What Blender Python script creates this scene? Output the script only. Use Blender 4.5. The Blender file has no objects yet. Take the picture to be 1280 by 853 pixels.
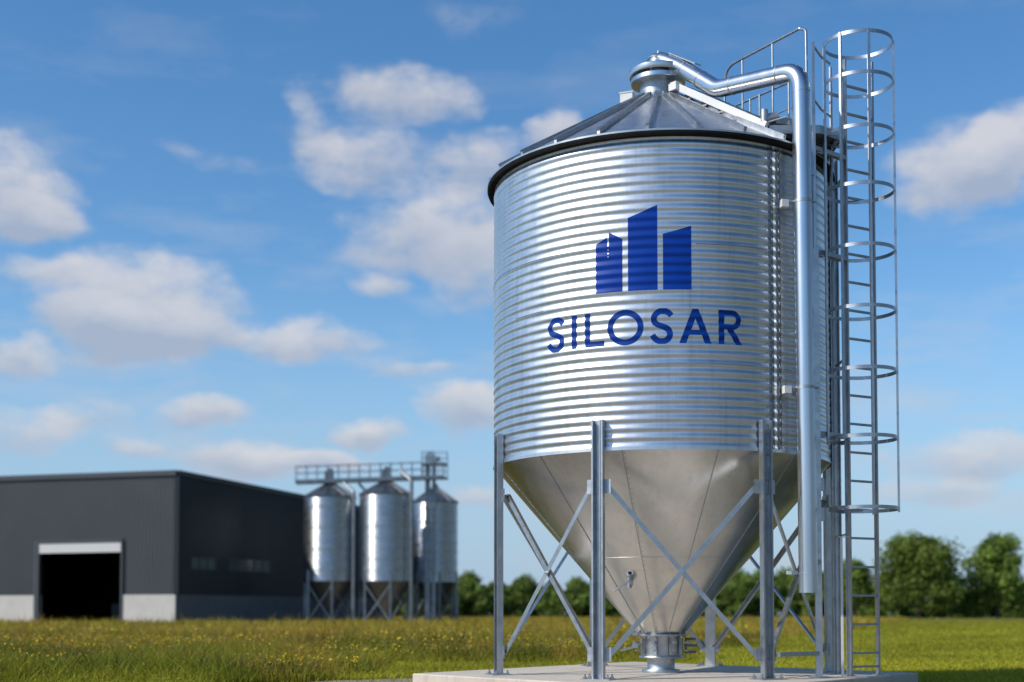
import bpy, math, random
import numpy as np
from mathutils import Vector, Matrix

random.seed(11)
rng = np.random.default_rng(7)
R = math.radians
scene = bpy.context.scene
col = scene.collection
SUN_AZ, SUN_EL = -66.0, 38.0      # azimuth from the direction silo->camera (left is negative)

# ------------------------------------------------------------------ helpers
ORG = {}                          # world origin of each object (no rotation in parents)

class MB:
    def __init__(self):
        self.v = []; self.f = []; self.m = []
    def add(self, vs, fs, m=0):
        o = len(self.v); self.v += [tuple(p) for p in vs]
        self.f += [tuple(i + o for i in f) for f in fs]; self.m += [m] * len(fs)
        return self
    def box(self, c, s, rz=0.0, m=0):
        x, y, z = s[0] / 2, s[1] / 2, s[2] / 2
        ca, sa = math.cos(rz), math.sin(rz)
        vs = []
        for dz in (-z, z):
            for dx, dy in ((-x, -y), (x, -y), (x, y), (-x, y)):
                vs.append((c[0] + dx * ca - dy * sa, c[1] + dx * sa + dy * ca, c[2] + dz))
        return self.add(vs, [(0, 3, 2, 1), (4, 5, 6, 7), (0, 1, 5, 4), (1, 2, 6, 5), (2, 3, 7, 6), (3, 0, 4, 7)], m)
    def bar(self, p, q, w, t, up=(0, 0, 1), m=0):
        p = Vector(p); q = Vector(q); d = (q - p).normalized(); up = Vector(up)
        s = d.cross(up)
        if s.length < 1e-4: s = d.cross(Vector((1, 0, 0)))
        s.normalize(); u = s.cross(d).normalized()
        vs = []
        for e in (p, q):
            for a, b in ((-1, -1), (1, -1), (1, 1), (-1, 1)):
                vs.append(e + s * (a * w / 2) + u * (b * t / 2))
        return self.add(vs, [(0, 3, 2, 1), (4, 5, 6, 7), (0, 1, 5, 4), (1, 2, 6, 5), (2, 3, 7, 6), (3, 0, 4, 7)], m)
    def tube(self, pts, r, seg=12, closed=False, cap=True, m=0):
        pts = [Vector(p) for p in pts]; n = len(pts); rs = r if isinstance(r, (list, tuple)) else [r] * n
        T = []
        for i in range(n):
            a = pts[(i - 1) % n] if (closed or i > 0) else pts[i]
            b = pts[(i + 1) % n] if (closed or i < n - 1) else pts[i]
            T.append((b - a).normalized())
        ref = Vector((0, 0, 1)) if abs(T[0].z) < .9 else Vector((1, 0, 0))
        N = (ref - T[0] * ref.dot(T[0])).normalized(); vs = []
        for i in range(n):
            N = (N - T[i] * N.dot(T[i])).normalized(); Bn = T[i].cross(N)
            for k in range(seg):
                a = 2 * math.pi * k / seg
                vs.append(pts[i] + (N * math.cos(a) + Bn * math.sin(a)) * rs[i])
        fs = []
        for i in range(n if closed else n - 1):
            j = (i + 1) % n
            for k in range(seg):
                l = (k + 1) % seg
                fs.append((i * seg + k, i * seg + l, j * seg + l, j * seg + k))
        if cap and not closed:
            fs.append(tuple(range(seg))[::-1]); fs.append(tuple((n - 1) * seg + k for k in range(seg)))
        return self.add(vs, fs, m)
    def lathe(self, prof, c, seg=48, m=0, a0=0.0, a1=2 * math.pi):
        full = abs(a1 - a0 - 2 * math.pi) < 1e-6
        ns = seg if full else seg + 1; vs = []
        for r, z in prof:
            for k in range(ns):
                a = a0 + (a1 - a0) * k / seg
                vs.append((c[0] + r * math.sin(a), c[1] - r * math.cos(a), c[2] + z))
        fs = []
        for i in range(len(prof) - 1):
            for k in range(seg):
                l = (k + 1) % ns
                fs.append((i * ns + k, i * ns + l, (i + 1) * ns + l, (i + 1) * ns + k))
        return self.add(vs, fs, m)
    def prism(self, poly, z0, z1, m=0):
        n = len(poly)
        vs = [(x, y, z0) for x, y in poly] + [(x, y, z1) for x, y in poly]
        fs = [tuple(range(n))[::-1], tuple(range(n, 2 * n))] + [(i, (i + 1) % n, n + (i + 1) % n, n + i) for i in range(n)]
        return self.add(vs, fs, m)
    def cyl(self, p, q, r, seg=12, m=0):
        return self.tube([p, q], r, seg, m=m)
    def build(self, name, mat, parent=None, sharp=38, origin=None):
        v = np.array(self.v, dtype=np.float64)
        if origin is None:
            lo, hi = v.min(0), v.max(0); origin = (lo + hi) / 2
            if parent is None: origin[2] = lo[2]
        origin = np.array(origin, dtype=float)
        me = bpy.data.meshes.new(name)
        me.from_pydata((v - origin).tolist(), [], self.f)
        mats = mat if isinstance(mat, (list, tuple)) else [mat]
        for mm in mats: me.materials.append(mm)
        if len(mats) > 1: me.polygons.foreach_set('material_index', self.m)
        me.polygons.foreach_set('use_smooth', [True] * len(me.polygons))
        me.update()
        try: me.set_sharp_from_angle(angle=R(sharp))
        except Exception: pass
        o = bpy.data.objects.new(name, me); col.objects.link(o)
        ORG[o] = origin
        if parent is not None:
            o.parent = parent; o.location = Vector(origin - ORG[parent])
        else: o.location = Vector(origin)
        return o

def empty(name, loc):
    o = bpy.data.objects.new(name, None); col.objects.link(o); o.location = loc
    o.empty_display_size = .3; ORG[o] = np.array(loc, dtype=float); return o
def tag(o, label=None, cat=None, group=None, kind=None):
    if label: o['label'] = label
    if cat: o['category'] = cat
    if group: o['group'] = group
    if kind: o['kind'] = kind
    return o
def kids(o): return [c for c in bpy.data.objects if c.parent == o]
def copy_tree(o, parent=None):
    c = o.copy(); col.objects.link(c)
    if parent is not None: c.parent = parent
    for ch in kids(o):
        if ch != c: copy_tree(ch, c)
    return c
def polar(a, r, z, c=None):
    c = c or (SX, SY)
    return (c[0] + r * math.sin(a), c[1] - r * math.cos(a), z)
def fillet(P, rads, n=8):
    P = [Vector(p) for p in P]; out = [P[0]]
    for i in range(1, len(P) - 1):
        a, b, c = P[i - 1], P[i], P[i + 1]; r = rads[i - 1]
        d1 = (a - b).normalized(); d2 = (c - b).normalized()
        ang = d1.angle(d2); t = min(r / math.tan(ang / 2), .48 * min((a - b).length, (c - b).length))
        p1 = b + d1 * t; p2 = b + d2 * t
        for k in range(n + 1):
            s = k / n
            # circular-ish blend
            w0 = (1 - s) ** 2; w1 = 2 * s * (1 - s); w2 = s ** 2
            out.append(p1 * w0 + b * w1 + p2 * w2)
    out.append(P[-1]); return out

# ------------------------------------------------------------------ node helpers
def new_mat(name):
    m = bpy.data.materials.new(name); m.use_nodes = True
    nt = m.node_tree; b = nt.nodes['Principled BSDF']; return m, nt, b
class NX:
    def __init__(s, nt): s.nt = nt
    def n(s, t, **kw):
        x = s.nt.nodes.new(t)
        for k, v in kw.items(): setattr(x, k, v)
        return x
    def math(s, op, a, b=None, c=None, clamp=False):
        x = s.n('ShaderNodeMath', operation=op); x.use_clamp = clamp
        for i, q in enumerate((a, b, c)):
            if q is None: continue
            if isinstance(q, (int, float)): x.inputs[i].default_value = q
            else: s.nt.links.new(q, x.inputs[i])
        return x.outputs[0]
    def mix(s, fac, a, b):
        x = s.n('ShaderNodeMix', data_type='RGBA')
        for i, q in ((0, fac), (6, a), (7, b)):
            if isinstance(q, (int, float)): x.inputs[i].default_value = q
            elif isinstance(q, (tuple, list)): x.inputs[i].default_value = (*q, 1) if len(q) == 3 else q
            else: s.nt.links.new(q, x.inputs[i])
        return x.outputs[2]
    def noise(s, vec, scale, detail=4, rough=.5, dist=0.0):
        x = s.n('ShaderNodeTexNoise'); x.inputs['Scale'].default_value = scale
        x.inputs['Detail'].default_value = detail; x.inputs['Roughness'].default_value = rough
        x.inputs['Distortion'].default_value = dist
        if vec is not None: s.nt.links.new(vec, x.inputs['Vector'])
        return x
    def ramp(s, fac, pts):
        x = s.n('ShaderNodeValToRGB'); e = x.color_ramp.elements
        while len(e) < len(pts): e.new(.5)
        for i, (p, c) in enumerate(pts):
            e[i].position = p; e[i].color = (*c, 1) if len(c) == 3 else c
        s.nt.links.new(fac, x.inputs[0]); return x.outputs[0]
    def mapr(s, v, a, b, c=0.0, d=1.0, smooth=False):
        x = s.n('ShaderNodeMapRange'); x.interpolation_type = 'SMOOTHSTEP' if smooth else 'LINEAR'
        s.nt.links.new(v, x.inputs[0])
        for i, q in enumerate((a, b, c, d)): x.inputs[i + 1].default_value = q
        return x.outputs[0]
    def scale(s, vec, sc):
        x = s.n('ShaderNodeMapping'); x.inputs['Scale'].default_value = sc
        s.nt.links.new(vec, x.inputs['Vector']); return x.outputs[0]

def metal(name, c1, c2, r1, r2, scale=9.0, spangle=True, bump=0.0, stretch=(1, 1, 1), streaks=0.0, metallic=1.0):
    """galvanised / brushed steel: tone and roughness vary over the surface in object space"""
    m, nt, b = new_mat(name); x = NX(nt)
    tc = x.n('ShaderNodeTexCoord'); v = x.scale(tc.outputs['Object'], stretch)
    n1 = x.noise(v, scale, 5, .6)
    fac = x.mapr(n1.outputs[0], .35, .68)
    if spangle:
        vo = x.n('ShaderNodeTexVoronoi'); vo.inputs['Scale'].default_value = 55
        nt.links.new(tc.outputs['Object'], vo.inputs['Vector'])
        bw = x.n('ShaderNodeRGBToBW'); nt.links.new(vo.outputs['Color'], bw.inputs[0])
        fac = x.math('ADD', x.math('MULTIPLY', fac, .75), x.math('MULTIPLY', bw.outputs[0], .3), clamp=True)
    colr = x.mix(fac, c1, c2)
    if streaks > 0:
        sv = x.scale(tc.outputs['Object'], (7, 7, .35)); ns = x.noise(sv, 2.0, 5, .6)
        colr = x.mix(x.math('MULTIPLY', x.mapr(ns.outputs[0], .5, .75), streaks), colr, (.32, .31, .28))
    nt.links.new(colr, b.inputs['Base Color'])
    b.inputs['Metallic'].default_value = metallic
    n2 = x.noise(v, scale * 2.3, 4, .6)
    nt.links.new(x.mapr(n2.outputs[0], .3, .7, r1, r2), b.inputs['Roughness'])
    if bump > 0:
        n3 = x.noise(v, scale * .35, 3, .5)
        bp = x.n('ShaderNodeBump'); bp.inputs['Strength'].default_value = bump; bp.inputs['Distance'].default_value = .02
        nt.links.new(n3.outputs[0], bp.inputs['Height']); nt.links.new(bp.outputs[0], b.inputs['Normal'])
    return m
def plain(name, c1, c2, rough=.6, scale=6.0, metallic=0.0, bump=0.0, bscale=40.0, detail=5, spec=None):
    m, nt, b = new_mat(name); x = NX(nt)
    tc = x.n('ShaderNodeTexCoord'); n1 = x.noise(tc.outputs['Object'], scale, detail, .6)
    nt.links.new(x.mix(x.mapr(n1.outputs[0], .3, .7), c1, c2), b.inputs['Base Color'])
    b.inputs['Roughness'].default_value = rough; b.inputs['Metallic'].default_value = metallic
    if spec is not None: b.inputs['Specular IOR Level'].default_value = spec
    if bump:
        n3 = x.noise(tc.outputs['Object'], bscale, 6, .6)
        bp = x.n('ShaderNodeBump'); bp.inputs['Strength'].default_value = bump; bp.inputs['Distance'].default_value = .01
        nt.links.new(n3.outputs[0], bp.inputs['Height']); nt.links.new(bp.outputs[0], b.inputs['Normal'])
    return m

M = {}
M['wall'] = metal('galvanised_corrugated', (.66, .68, .70), (.80, .815, .83), .34, .42, 2.2, stretch=(1, 1, .5), bump=.03, streaks=.30)
M['hopper'] = metal('brushed_steel_hopper', (.62, .615, .595), (.74, .735, .715), .27, .35, 1.6, spangle=False, stretch=(1, 1, .6), bump=.03, streaks=.2)
M['roof'] = metal('roof_sheet', (.52, .54, .56), (.68, .70, .71), .36, .48, 3.0, spangle=False)
M['galv'] = metal('galvanised_profile', (.42, .44, .465), (.58, .60, .62), .32, .46, 6.0)
M['galv_dull'] = metal('galvanised_dull', (.38, .41, .44), (.52, .55, .58), .40, .55, 8.0)
M['pipe'] = metal('steel_pipe', (.62, .65, .69), (.72, .75, .78), .26, .32, 2.0, spangle=False, stretch=(1, 1, .3))
M['dark_steel'] = metal('dark_steel', (.10, .105, .11), (.17, .175, .18), .4, .55, 8.0, spangle=False)
M['seam'] = metal('seam_and_reflection', (.20, .21, .22), (.34, .35, .36), .28, .42, 14.0)  # dark tone paints the pipe's reflection on the strips; also used for lap joints
M['rim'] = plain('black_eave_seal', (.012, .012, .013), (.02, .02, .021), .9, spec=.08)
M['bolt'] = metal('bolt_steel', (.32, .33, .34), (.5, .51, .52), .35, .5, 30.0, spangle=False)
M['cream'] = plain('pale_painted_beam', (.76, .74, .70), (.84, .83, .80), .4, 5)
M['blue'] = plain('blue_lettering_paint', (.0010, .034, .23), (.002, .044, .28), .5, 3, spec=.15)
M['bluee'] = plain('blue_emblem_paint', (.0010, .036, .28), (.002, .048, .35), .42, 3, spec=.2)
def concrete(name, c1, c2, sc=1.0):
    m, nt, b = new_mat(name); x = NX(nt); tc = x.n('ShaderNodeTexCoord')
    a = x.noise(tc.outputs['Object'], 1.3 * sc, 7, .65); d = x.noise(tc.outputs['Object'], 22 * sc, 5, .7)
    f = x.math('ADD', x.math('MULTIPLY', x.mapr(a.outputs[0], .3, .7), .65), x.math('MULTIPLY', x.mapr(d.outputs[0], .3, .7), .35))
    c = x.mix(f, c1, c2)
    st = x.noise(x.scale(tc.outputs['Object'], (5, 5, .5)), 1.5, 5, .6)
    c = x.mix(x.math('MULTIPLY', x.mapr(st.outputs[0], .52, .72), .35), c, tuple(q * .5 for q in c1))
    nt.links.new(c, b.inputs['Base Color']); b.inputs['Roughness'].default_value = .85
    bp = x.n('ShaderNodeBump'); bp.inputs['Strength'].default_value = .35; bp.inputs['Distance'].default_value = .006
    g = x.noise(tc.outputs['Object'], 60, 6, .7); nt.links.new(g.outputs[0], bp.inputs['Height']); nt.links.new(bp.outputs[0], b.inputs['Normal'])
    return m
M['concrete'] = concrete('slab_concrete', (.54, .465, .375), (.70, .62, .51))
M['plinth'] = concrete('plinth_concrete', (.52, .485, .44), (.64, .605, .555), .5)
M['plinth_shade'] = concrete('plinth_concrete_shade', (.12, .13, .14), (.16, .17, .18), .5)  # plinth concrete with the side wall's shade put into its colour
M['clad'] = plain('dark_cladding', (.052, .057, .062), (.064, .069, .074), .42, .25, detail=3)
M['clad_shade'] = plain('dark_cladding_shade', (.012, .016, .021), (.017, .021, .026), .45, .25, detail=3)  # same cladding, darkened in colour to stand for the side wall's shade
M['trim'] = plain('dark_trim', (.05, .055, .062), (.065, .07, .078), .4)
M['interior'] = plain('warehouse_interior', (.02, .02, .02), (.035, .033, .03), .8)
M['shutter'] = plain('shutter_paint', (.60, .59, .57), (.68, .67, .65), .5)
M['crate'] = plain('stored_goods', (.22, .10, .03), (.10, .06, .03), .8, 1.0)
def glass_mat():
    m, nt, b = new_mat('window_glass'); b.inputs['Base Color'].default_value = (.10, .115, .11, 1)
    b.inputs['Roughness'].default_value = .18; b.inputs['Specular IOR Level'].default_value = .6; return m
M['glass'] = glass_mat()
M['bg_wall'] = metal('far_silo_sheet', (.56, .60, .63), (.70, .73, .76), .24, .36, 1.0, spangle=False, stretch=(1, 1, 2.5), streaks=.2)
M['bg_dark'] = metal('far_silo_dull', (.22, .235, .25), (.33, .345, .36), .40, .55, 1.5, spangle=False)
M['bg_hop'] = metal('far_silo_hopper', (.16, .15, .13), (.24, .22, .19), .4, .55, 1.0, spangle=False)

# ------------------------------------------------------------------ SILO
SX, SY, SR = 1.874, 17.086, 2.1
Z0 = .22                       # top of slab
ZB, ZT = 2.816, 6.33           # wall bottom / top
PITCH = .1034; AMP = .0054
SEG = 288
silo = empty('grain_silo', (SX, SY, Z0))
tag(silo, 'large galvanised grain silo with blue skyline emblem and lettering on a concrete slab', 'silo')
def wall_r(z): return SR + AMP * math.cos(2 * math.pi * (z - ZB) / PITCH)

b = MB(); nz = int((ZT - ZB) / PITCH * 12)
prof = [(SR + .012, -.035), (SR + .012, -.001)] + [(wall_r(ZB + (ZT - ZB) * i / nz), (ZT - ZB) * i / nz) for i in range(nz + 1)]
b.lathe(prof, (SX, SY, ZB), SEG)
wall = b.build('wall', M['wall'], silo, sharp=60)
# bolted seam: dark strips along the corrugation stand in for the pipe's reflection
def follow_strip(a0, a1, off, mat, name, edge=.004, z0=ZB + .01, z1=ZT - .03):
    b = MB(); n = int((z1 - z0) / PITCH * 12)
    prof = [(a0, 0), (a0 + (a1 - a0) * .12, off), (a0 + (a1 - a0) * .5, off + .006), (a1 - (a1 - a0) * .12, off), (a1, 0)]
    vs = []; fs = []; k = len(prof)
    for i in range(n + 1):
        z = z0 + (z1 - z0) * i / n
        for a, o in prof: vs.append(polar(a, wall_r(z) + .001 + o, z))
    for i in range(n):
        for j in range(k - 1):
            fs.append((i * k + j, i * k + j + 1, (i + 1) * k + j + 1, (i + 1) * k + j))
    b.add(vs, fs); return b.build(name, mat, wall, sharp=60)
for a in (29.8, 32.9): follow_strip(R(a), R(a + 1.9), .010, M['seam'], 'seam_reflection_strip')
def bolt_line(a, step, mat, z0=ZB + .06, z1=ZT - .1, r=.009):
    z = z0; first = None
    while z < z1:
        p = Vector(polar(a, wall_r(z) - .005, z)); q = Vector(polar(a, wall_r(z) + .011, z))
        if first is None:
            b = MB(); b.tube([p, q], r, 6); first = b.build('bolt', mat, wall); c0 = (p + q) / 2; l0 = first.location.copy()
        else:
            c = first.copy(); col.objects.link(c); c.location = l0 + ((p + q) / 2 - c0)
        z += step
for a in (31.9, 35.4, 29.0): bolt_line(R(a), PITCH, M['bolt'])
# horizontal lap joints
for zz in (ZB + PITCH * 9,):
    b = MB(); b.lathe([(SR + AMP + .0005, -.010), (SR + AMP + .002, -.009), (SR + AMP + .002, .0), (SR + AMP + .0005, .002)], (SX, SY, zz), SEG)
    b.build('lap_joint', M['galv'], wall)

for a0, a1, zz in ((-105, -28, ZB + PITCH * 22), (5, 29, ZB + PITCH * 22), (-60, -46, ZB + PITCH * 16)):
    b = MB(); b.lathe([(SR + AMP + .0005, -.006), (SR + AMP + .0025, -.005), (SR + AMP + .0025, .0), (SR + AMP + .0005, .002)], (SX, SY, zz), 60, a0=R(a0), a1=R(a1)); b.build('lap_joint', M['seam'], wall)
# eave: black seal ring and bright edge flashing
b = MB(); b.lathe([(SR + .015, -.028), (SR + .078, -.028), (SR + .088, .0), (SR + .080, .018), (SR - .01, .02)], (SX, SY, ZT), SEG)
b.build('eave_seal', M['rim'], silo)
ZE, RE = ZT + .022, SR + .085
ZN, RN = 7.46, .33
b = MB(); b.lathe([(RE - .03, .0), (RE + .002, .0), (RE + .004, .020), (RE - .045, .036)], (SX, SY, ZE), SEG)
b.build('eave_flashing', M['roof'], silo)
def roof_z(r): return ZE + .022 + (RE - .02 - r) / (RE - .02 - RN) * (ZN - ZE - .022)
b = MB()
NR = 24
for i in range(NR):          # flat roof sheets between ribs
    a0 = R(-9.5 + 15 * i); a1 = a0 + R(15)
    for j in range(3):
        t0 = a0 + (a1 - a0) * j / 3; t1 = a0 + (a1 - a0) * (j + 1) / 3
        b.add([polar(t0, RE - .02, roof_z(RE - .02)), polar(t1, RE - .02, roof_z(RE - .02)), polar(t1, RN, ZN), polar(t0, RN, ZN)], [(0, 1, 2, 3)])
roof = b.build('roof', M['roof'], silo, sharp=12)
for i in range(NR):
    a = R(-9.5 + 15 * i); b = MB()
    p = Vector(polar(a, RE - .035, roof_z(RE - .035) + .018)); q = Vector(polar(a, RN - .01, ZN + .018))
    nrm = Vector((math.sin(a) * .52, -math.cos(a) * .52, .85))
    b.bar(p, q, .040, .095, up=nrm)
    b.bar(Vector(polar(a, RE - .035, roof_z(RE) - .0)), Vector(polar(a, RE - .035, roof_z(RE) + .085)), .034, .02, up=(math.sin(a), -math.cos(a), 0))
    b.build('roof_rib', M['galv'], roof)

# neck, hood and cap
c = (SX, SY, 0)
b = MB(); b.lathe([(RN + .03, ZN - .02), (RN + .03, ZN + .012), (.27, ZN + .07), (.235, ZN + .09), (.235, 7.80)], c, 48)
neck = b.build('neck', M['galv_dull'], silo)
b = MB(); b.lathe([(.0, 7.70), (.24, 7.71), (.345, 7.722), (.35, 7.728), (.35, 7.778), (.345, 7.783), (.26, 7.79)], c, 48)
b.build('hood_flange', M['pipe'], silo)
b = MB(); b.lathe([(.32, 7.812), (.368, 7.812), (.373, 7.82), (.373, 7.888), (.366, 7.896), (.24, 7.915), (.13, 7.935), (.0, 7.94)], c, 48)
for k in range(8):
    a = R(22 + 45 * k); b.box(polar(a, .30, 7.80), (.02, .02, .05), a)
b.build('hood', M['pipe'], silo)
b = MB(); b.lathe([(.125, 7.93), (.125, 8.045), (.14, 8.05), (.142, 8.065), (.11, 8.095), (.05, 8.11), (.012, 8.115), (.008, 8.17), (.0, 8.175)], c, 32)
b.build('cap', M['galv'], silo)
b = MB(); p = polar(R(-75), .42, 7.46); b.box((p[0], p[1], 7.50), (.16, .12, .12), R(-20)); b.box((p[0], p[1], 7.565), (.18, .14, .012), R(-20))
b.build('inspection_hatch', M['cream'], silo)

# hopper cone
ZC0, ZC1, RC0, RC1 = ZB - .02, .69, SR - .012, .285
b = MB(); NZC = 24
b.lathe([(RC0 + .006, .02), (RC0 + .006, .0)] + [(RC0 + (RC1 - RC0) * i / NZC, (ZC1 - ZC0) * i / NZC) for i in range(NZC + 1)], (SX, SY, ZC0), 128)
hop = b.build('hopper_cone', M['hopper'], silo, sharp=30)
for i in range(12):
    a = R(-48 + 30 * i); b = MB()
    p = Vector(polar(a, RC0 - .01, ZC0 - .01)); q = Vector(polar(a, RC1 + .004, ZC1 + .01))
    nrm = Vector((math.sin(a) * .76, -math.cos(a) * .76, -.65)).normalized()
    b.bar(p + nrm * .001, q + nrm * .001, .010, .016, up=nrm)
    if i % 2 == 1:
        L = (q - p).length; k = .04
        while k < L:
            pp = p + (q - p) * (k / L); tt = Vector((math.cos(a), math.sin(a), 0)) * .022
            b.tube([pp + tt - nrm * .003, pp + tt + nrm * .007], .006, 6); k += .07
    b.build('cone_seam', M['galv_dull'], hop)
b = MB(); zz = 1.62; rr = RC0 + (RC1 - RC0) * (ZC0 - zz) / (ZC0 - ZC1)
b.lathe([(rr + .0008, -.001), (rr + .004, -.001), (rr + .0035 + .005, .006), (rr + .0055, .0065)], (SX, SY, zz), 128)
b.build('cone_weld', M['hopper'], hop)
# sampling valve on the cone
a = R(-30); rv = .90; pv = Vector(polar(a, rv, 1.36)); nv = Vector((math.sin(a) * .76, -math.cos(a) * .76, -.65))
b = MB(); b.tube([pv - nv * .06, pv + nv * .07], .038, 16); b.tube([pv + nv * .05, pv + nv * .062], .055, 16)
b.tube([pv + nv * .04 + Vector((0, 0, .095)), pv + nv * .04 - Vector((0, 0, .07))], .030, 12)
b.tube([pv + nv * .04 + Vector((0, 0, .095)), pv + nv * .04 + Vector((0, 0, .07))], .042, 12)
valve = b.build('sampling_valve', M['galv_dull'], silo)
b = MB(); b.tube([pv + nv * .03 + Vector((-.02, 0, -.02)), pv + nv * .03 + Vector((-.10, -.01, -.05)), pv + nv * .03 + Vector((-.20, .0, -.12))], .011, 8)
b.build('lever', M['galv'], valve)

# outlet
b = MB(); b.lathe([(.10, .70), (.325, .70), (.33, .696), (.33, .682), (.325, .678), (.245, .678), (.24, .67), (.24, .43), (.27, .428), (.275, .42), (.275, .405), (.27, .40), (.18, .40), (.172, .38), (.172, .28), (.18, .262), (.235, .26), (.24, .25), (.24, Z0 + .002)], c, 48)
outlet = b.build('outlet_spout', M['galv_dull'], silo)
for k in range(12):
    a = R(15 + 30 * k); b = MB()
    b.tube([polar(a, .305, .662), polar(a, .305, .718)], .009, 6)
    b.build('flange_bolt', M['bolt'], outlet)
for k, a in enumerate((-62, -20, 20, 58, 150, 210)):
    a = R(a); b = MB()
    b.box(polar(a, .275, .55), (.03, .04, .20), a); b.tube([polar(a, .33, .60), polar(a, .40, .60)], .018, 8); b.tube([polar(a, .33, .50), polar(a, .38, .50)], .014, 8)
    b.build('clamp', M['galv_dull'], outlet)
b = MB(); b.box((SX + .36, SY - .10, .56), (.16, .09, .035)); b.box((SX + .36, SY - .10, .64), (.12, .10, .03)); b.box((SX + .36, SY - .1, .48), (.13, .08, .03)); b.tube([(SX + .30, SY - .1, .46), (SX + .30, SY - .1, .66)], .012, 8)
b.build('slide_gate', M['dark_steel'], outlet)
b = MB(); b.tube([(SX - .28, SY - .14, .58), (SX - .36, SY - .16, .54), (SX - .52, SY - .18, .50)], .014, 8); b.box((SX - .34, SY - .16, .56), (.07, .05, .06)); b.tube([(SX - .37, SY - .15, .70), (SX - .30, SY - .15, .71)], .02, 8)
b.build('gate_lever', M['galv'], outlet)

# legs
LEGS = [-71, -25, 27, 94, 155, -161]
ZL = 3.13
def leg(a):
    a = R(a); n = Vector((math.sin(a), -math.cos(a), 0)); t = Vector((math.cos(a), math.sin(a), 0))
    C0 = Vector((SX, SY, 0)) + n * (SR + .016)
    # lipped channel, thickness 5 mm, open outwards
    o = [(-.068, 0), (.068, 0), (.068, .075), (.048, .075), (.048, .069), (.062, .069), (.062, .006), (.020, .006), (.016, .014), (-.016, .014), (-.020, .006), (-.062, .006), (-.062, .069), (-.048, .069), (-.048, .075), (-.068, .075)]
    poly = [(C0.x + t.x * p + n.x * q, C0.y + t.y * p + n.y * q) for p, q in o]
    b = MB(); b.prism(poly, Z0 + .014, ZL)
    L = b.build('leg', M['galv'], silo, sharp=25)
    b = MB(); cc = C0 + n * .04
    b.box((cc.x, cc.y, Z0 + .007), (.34, .24, .014), a)
    b.build('base_plate', M['galv_dull'], L)
    for p, q in ((-.135, -.07), (.135, -.07), (-.135, .07), (.135, .07)):
        pp = cc + t * p + n * q; b = MB()
        b.tube([(pp.x, pp.y, Z0 + .013), (pp.x, pp.y, Z0 + .033)], .022, 6); b.tube([(pp.x, pp.y, Z0 + .03), (pp.x, pp.y, Z0 + .062)], .011, 8)
        b.build('anchor_bolt', M['bolt'], L)
    # splice plate near the wall bottom with bolts, rows of bolts on the wall overlap
    for z in (.45, .60, 2.30, 2.46, 2.74, 2.86, 2.98, 3.08):
        for s in (-.041, .041):
            b = MB(); pp = C0 + t * s; b.tube([pp + n * .004 + Vector((0, 0, z)), pp + n * .018 + Vector((0, 0, z))], .010, 6); b.build('leg_bolt', M['bolt'], L)
    for s in (-1, 1):
        for zc in (.50, 2.38):
            pp = C0 + t * (s * .100) - n * -.012
            b = MB(); b.box((pp.x, pp.y, zc), (.085, .006, .16), a); b.build('gusset_plate', M['galv_dull'], L)
    return C0
cs = [leg(a) for a in LEGS]
order = sorted(range(6), key=lambda i: LEGS[i])
for k in range(6):
    i, j = order[k], order[(k + 1) % 6]
    A, Bq = cs[i], cs[j]
    d = (Bq - A).normalized(); out = Vector((d.y, -d.x, 0))
    mid = (A + Bq) / 2 - Vector((SX, SY, 0))
    if out.dot(mid) < 0: out = -out
    for s, (za, zb) in enumerate(((2.38, .48), (.48, 2.38))):
        off = out * (.006 + .03 * s)
        p = A + d * .10 + off + Vector((0, 0, za)); q = Bq - d * .10 + off + Vector((0, 0, zb))
        dirn = (q - p).normalized(); up = out.cross(dirn).normalized()
        b = MB(); b.bar(p, q, .006, .052, up=up)
        b.bar(p + up * .024 - out * .022, q + up * .024 - out * .022, .045, .005, up=up)
        for e in (p, q, (p + q) / 2):
            b.tube([e - out * .01, e + out * .018], .013, 6)
        b.build('brace', M['galv'], silo)

# lettering and emblem: thin film that follows the corrugation
def film(name, boxes, mat):
    """boxes: list of (a0, a1, z0, z1) cells; a in radians"""
    b = MB()
    for a0, a1, z0, z1 in boxes:
        n = max(1, int((a1 - a0) / .012) + 1)
        vs = []; 
        for z in (z0, z1):
            r = wall_r(z) + .0022
            for k in range(n + 1): vs.append(polar(a0 + (a1 - a0) * k / n, r, z))
        b.add(vs, [(k, k + 1, n + 2 + k, n + 1 + k) for k in range(n)])
    # merge coincident rows for smooth shading
    o = b.build(name, mat, wall, sharp=180)
    return o
def raster(fn, a0, a1, z0, z1, dz=.003, du=.0015):
    """fn(U,V) -> mask, U in metres along the arc from a0, V metres up from z0"""
    out = []; w = (a1 - a0) * SR
    U = np.arange(0, w + du, du); nrow = int(round((z1 - z0) / dz))
    for i in range(nrow):
        v = (i + .5) * (z1 - z0) / nrow
        msk = fn(U, np.full_like(U, v)); e = np.diff(np.concatenate([[0], msk.astype(int), [0]]))
        for s, t in zip(np.where(e == 1)[0], np.where(e == -1)[0]):
            out.append((a0 + s * du / SR, a0 + t * du / SR, z0 + i * (z1 - z0) / nrow, z0 + (i + 1) * (z1 - z0) / nrow))
    return out
def seg_d(U, V, p, q):
    px, py = p; dx, dy = q[0] - px, q[1] - py; L = dx * dx + dy * dy
    t = np.clip(((U - px) * dx + (V - py) * dy) / L, 0, 1)
    return np.hypot(U - px - t * dx, V - py - t * dy)
HC = .385; ST = .066; ZLET = 3.968
def poly_in(U, V, P):
    ins = np.zeros(U.shape, bool); n = len(P)
    for i in range(n):
        x0, y0 = P[i]; x1, y1 = P[(i + 1) % n]
        c_ = ((y0 > V) != (y1 > V)); xx = (x1 - x0) * (V - y0) / ((y1 - y0) if y1 != y0 else 1e-9) + x0
        ins ^= c_ & (U < xx)
    return ins
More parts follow.
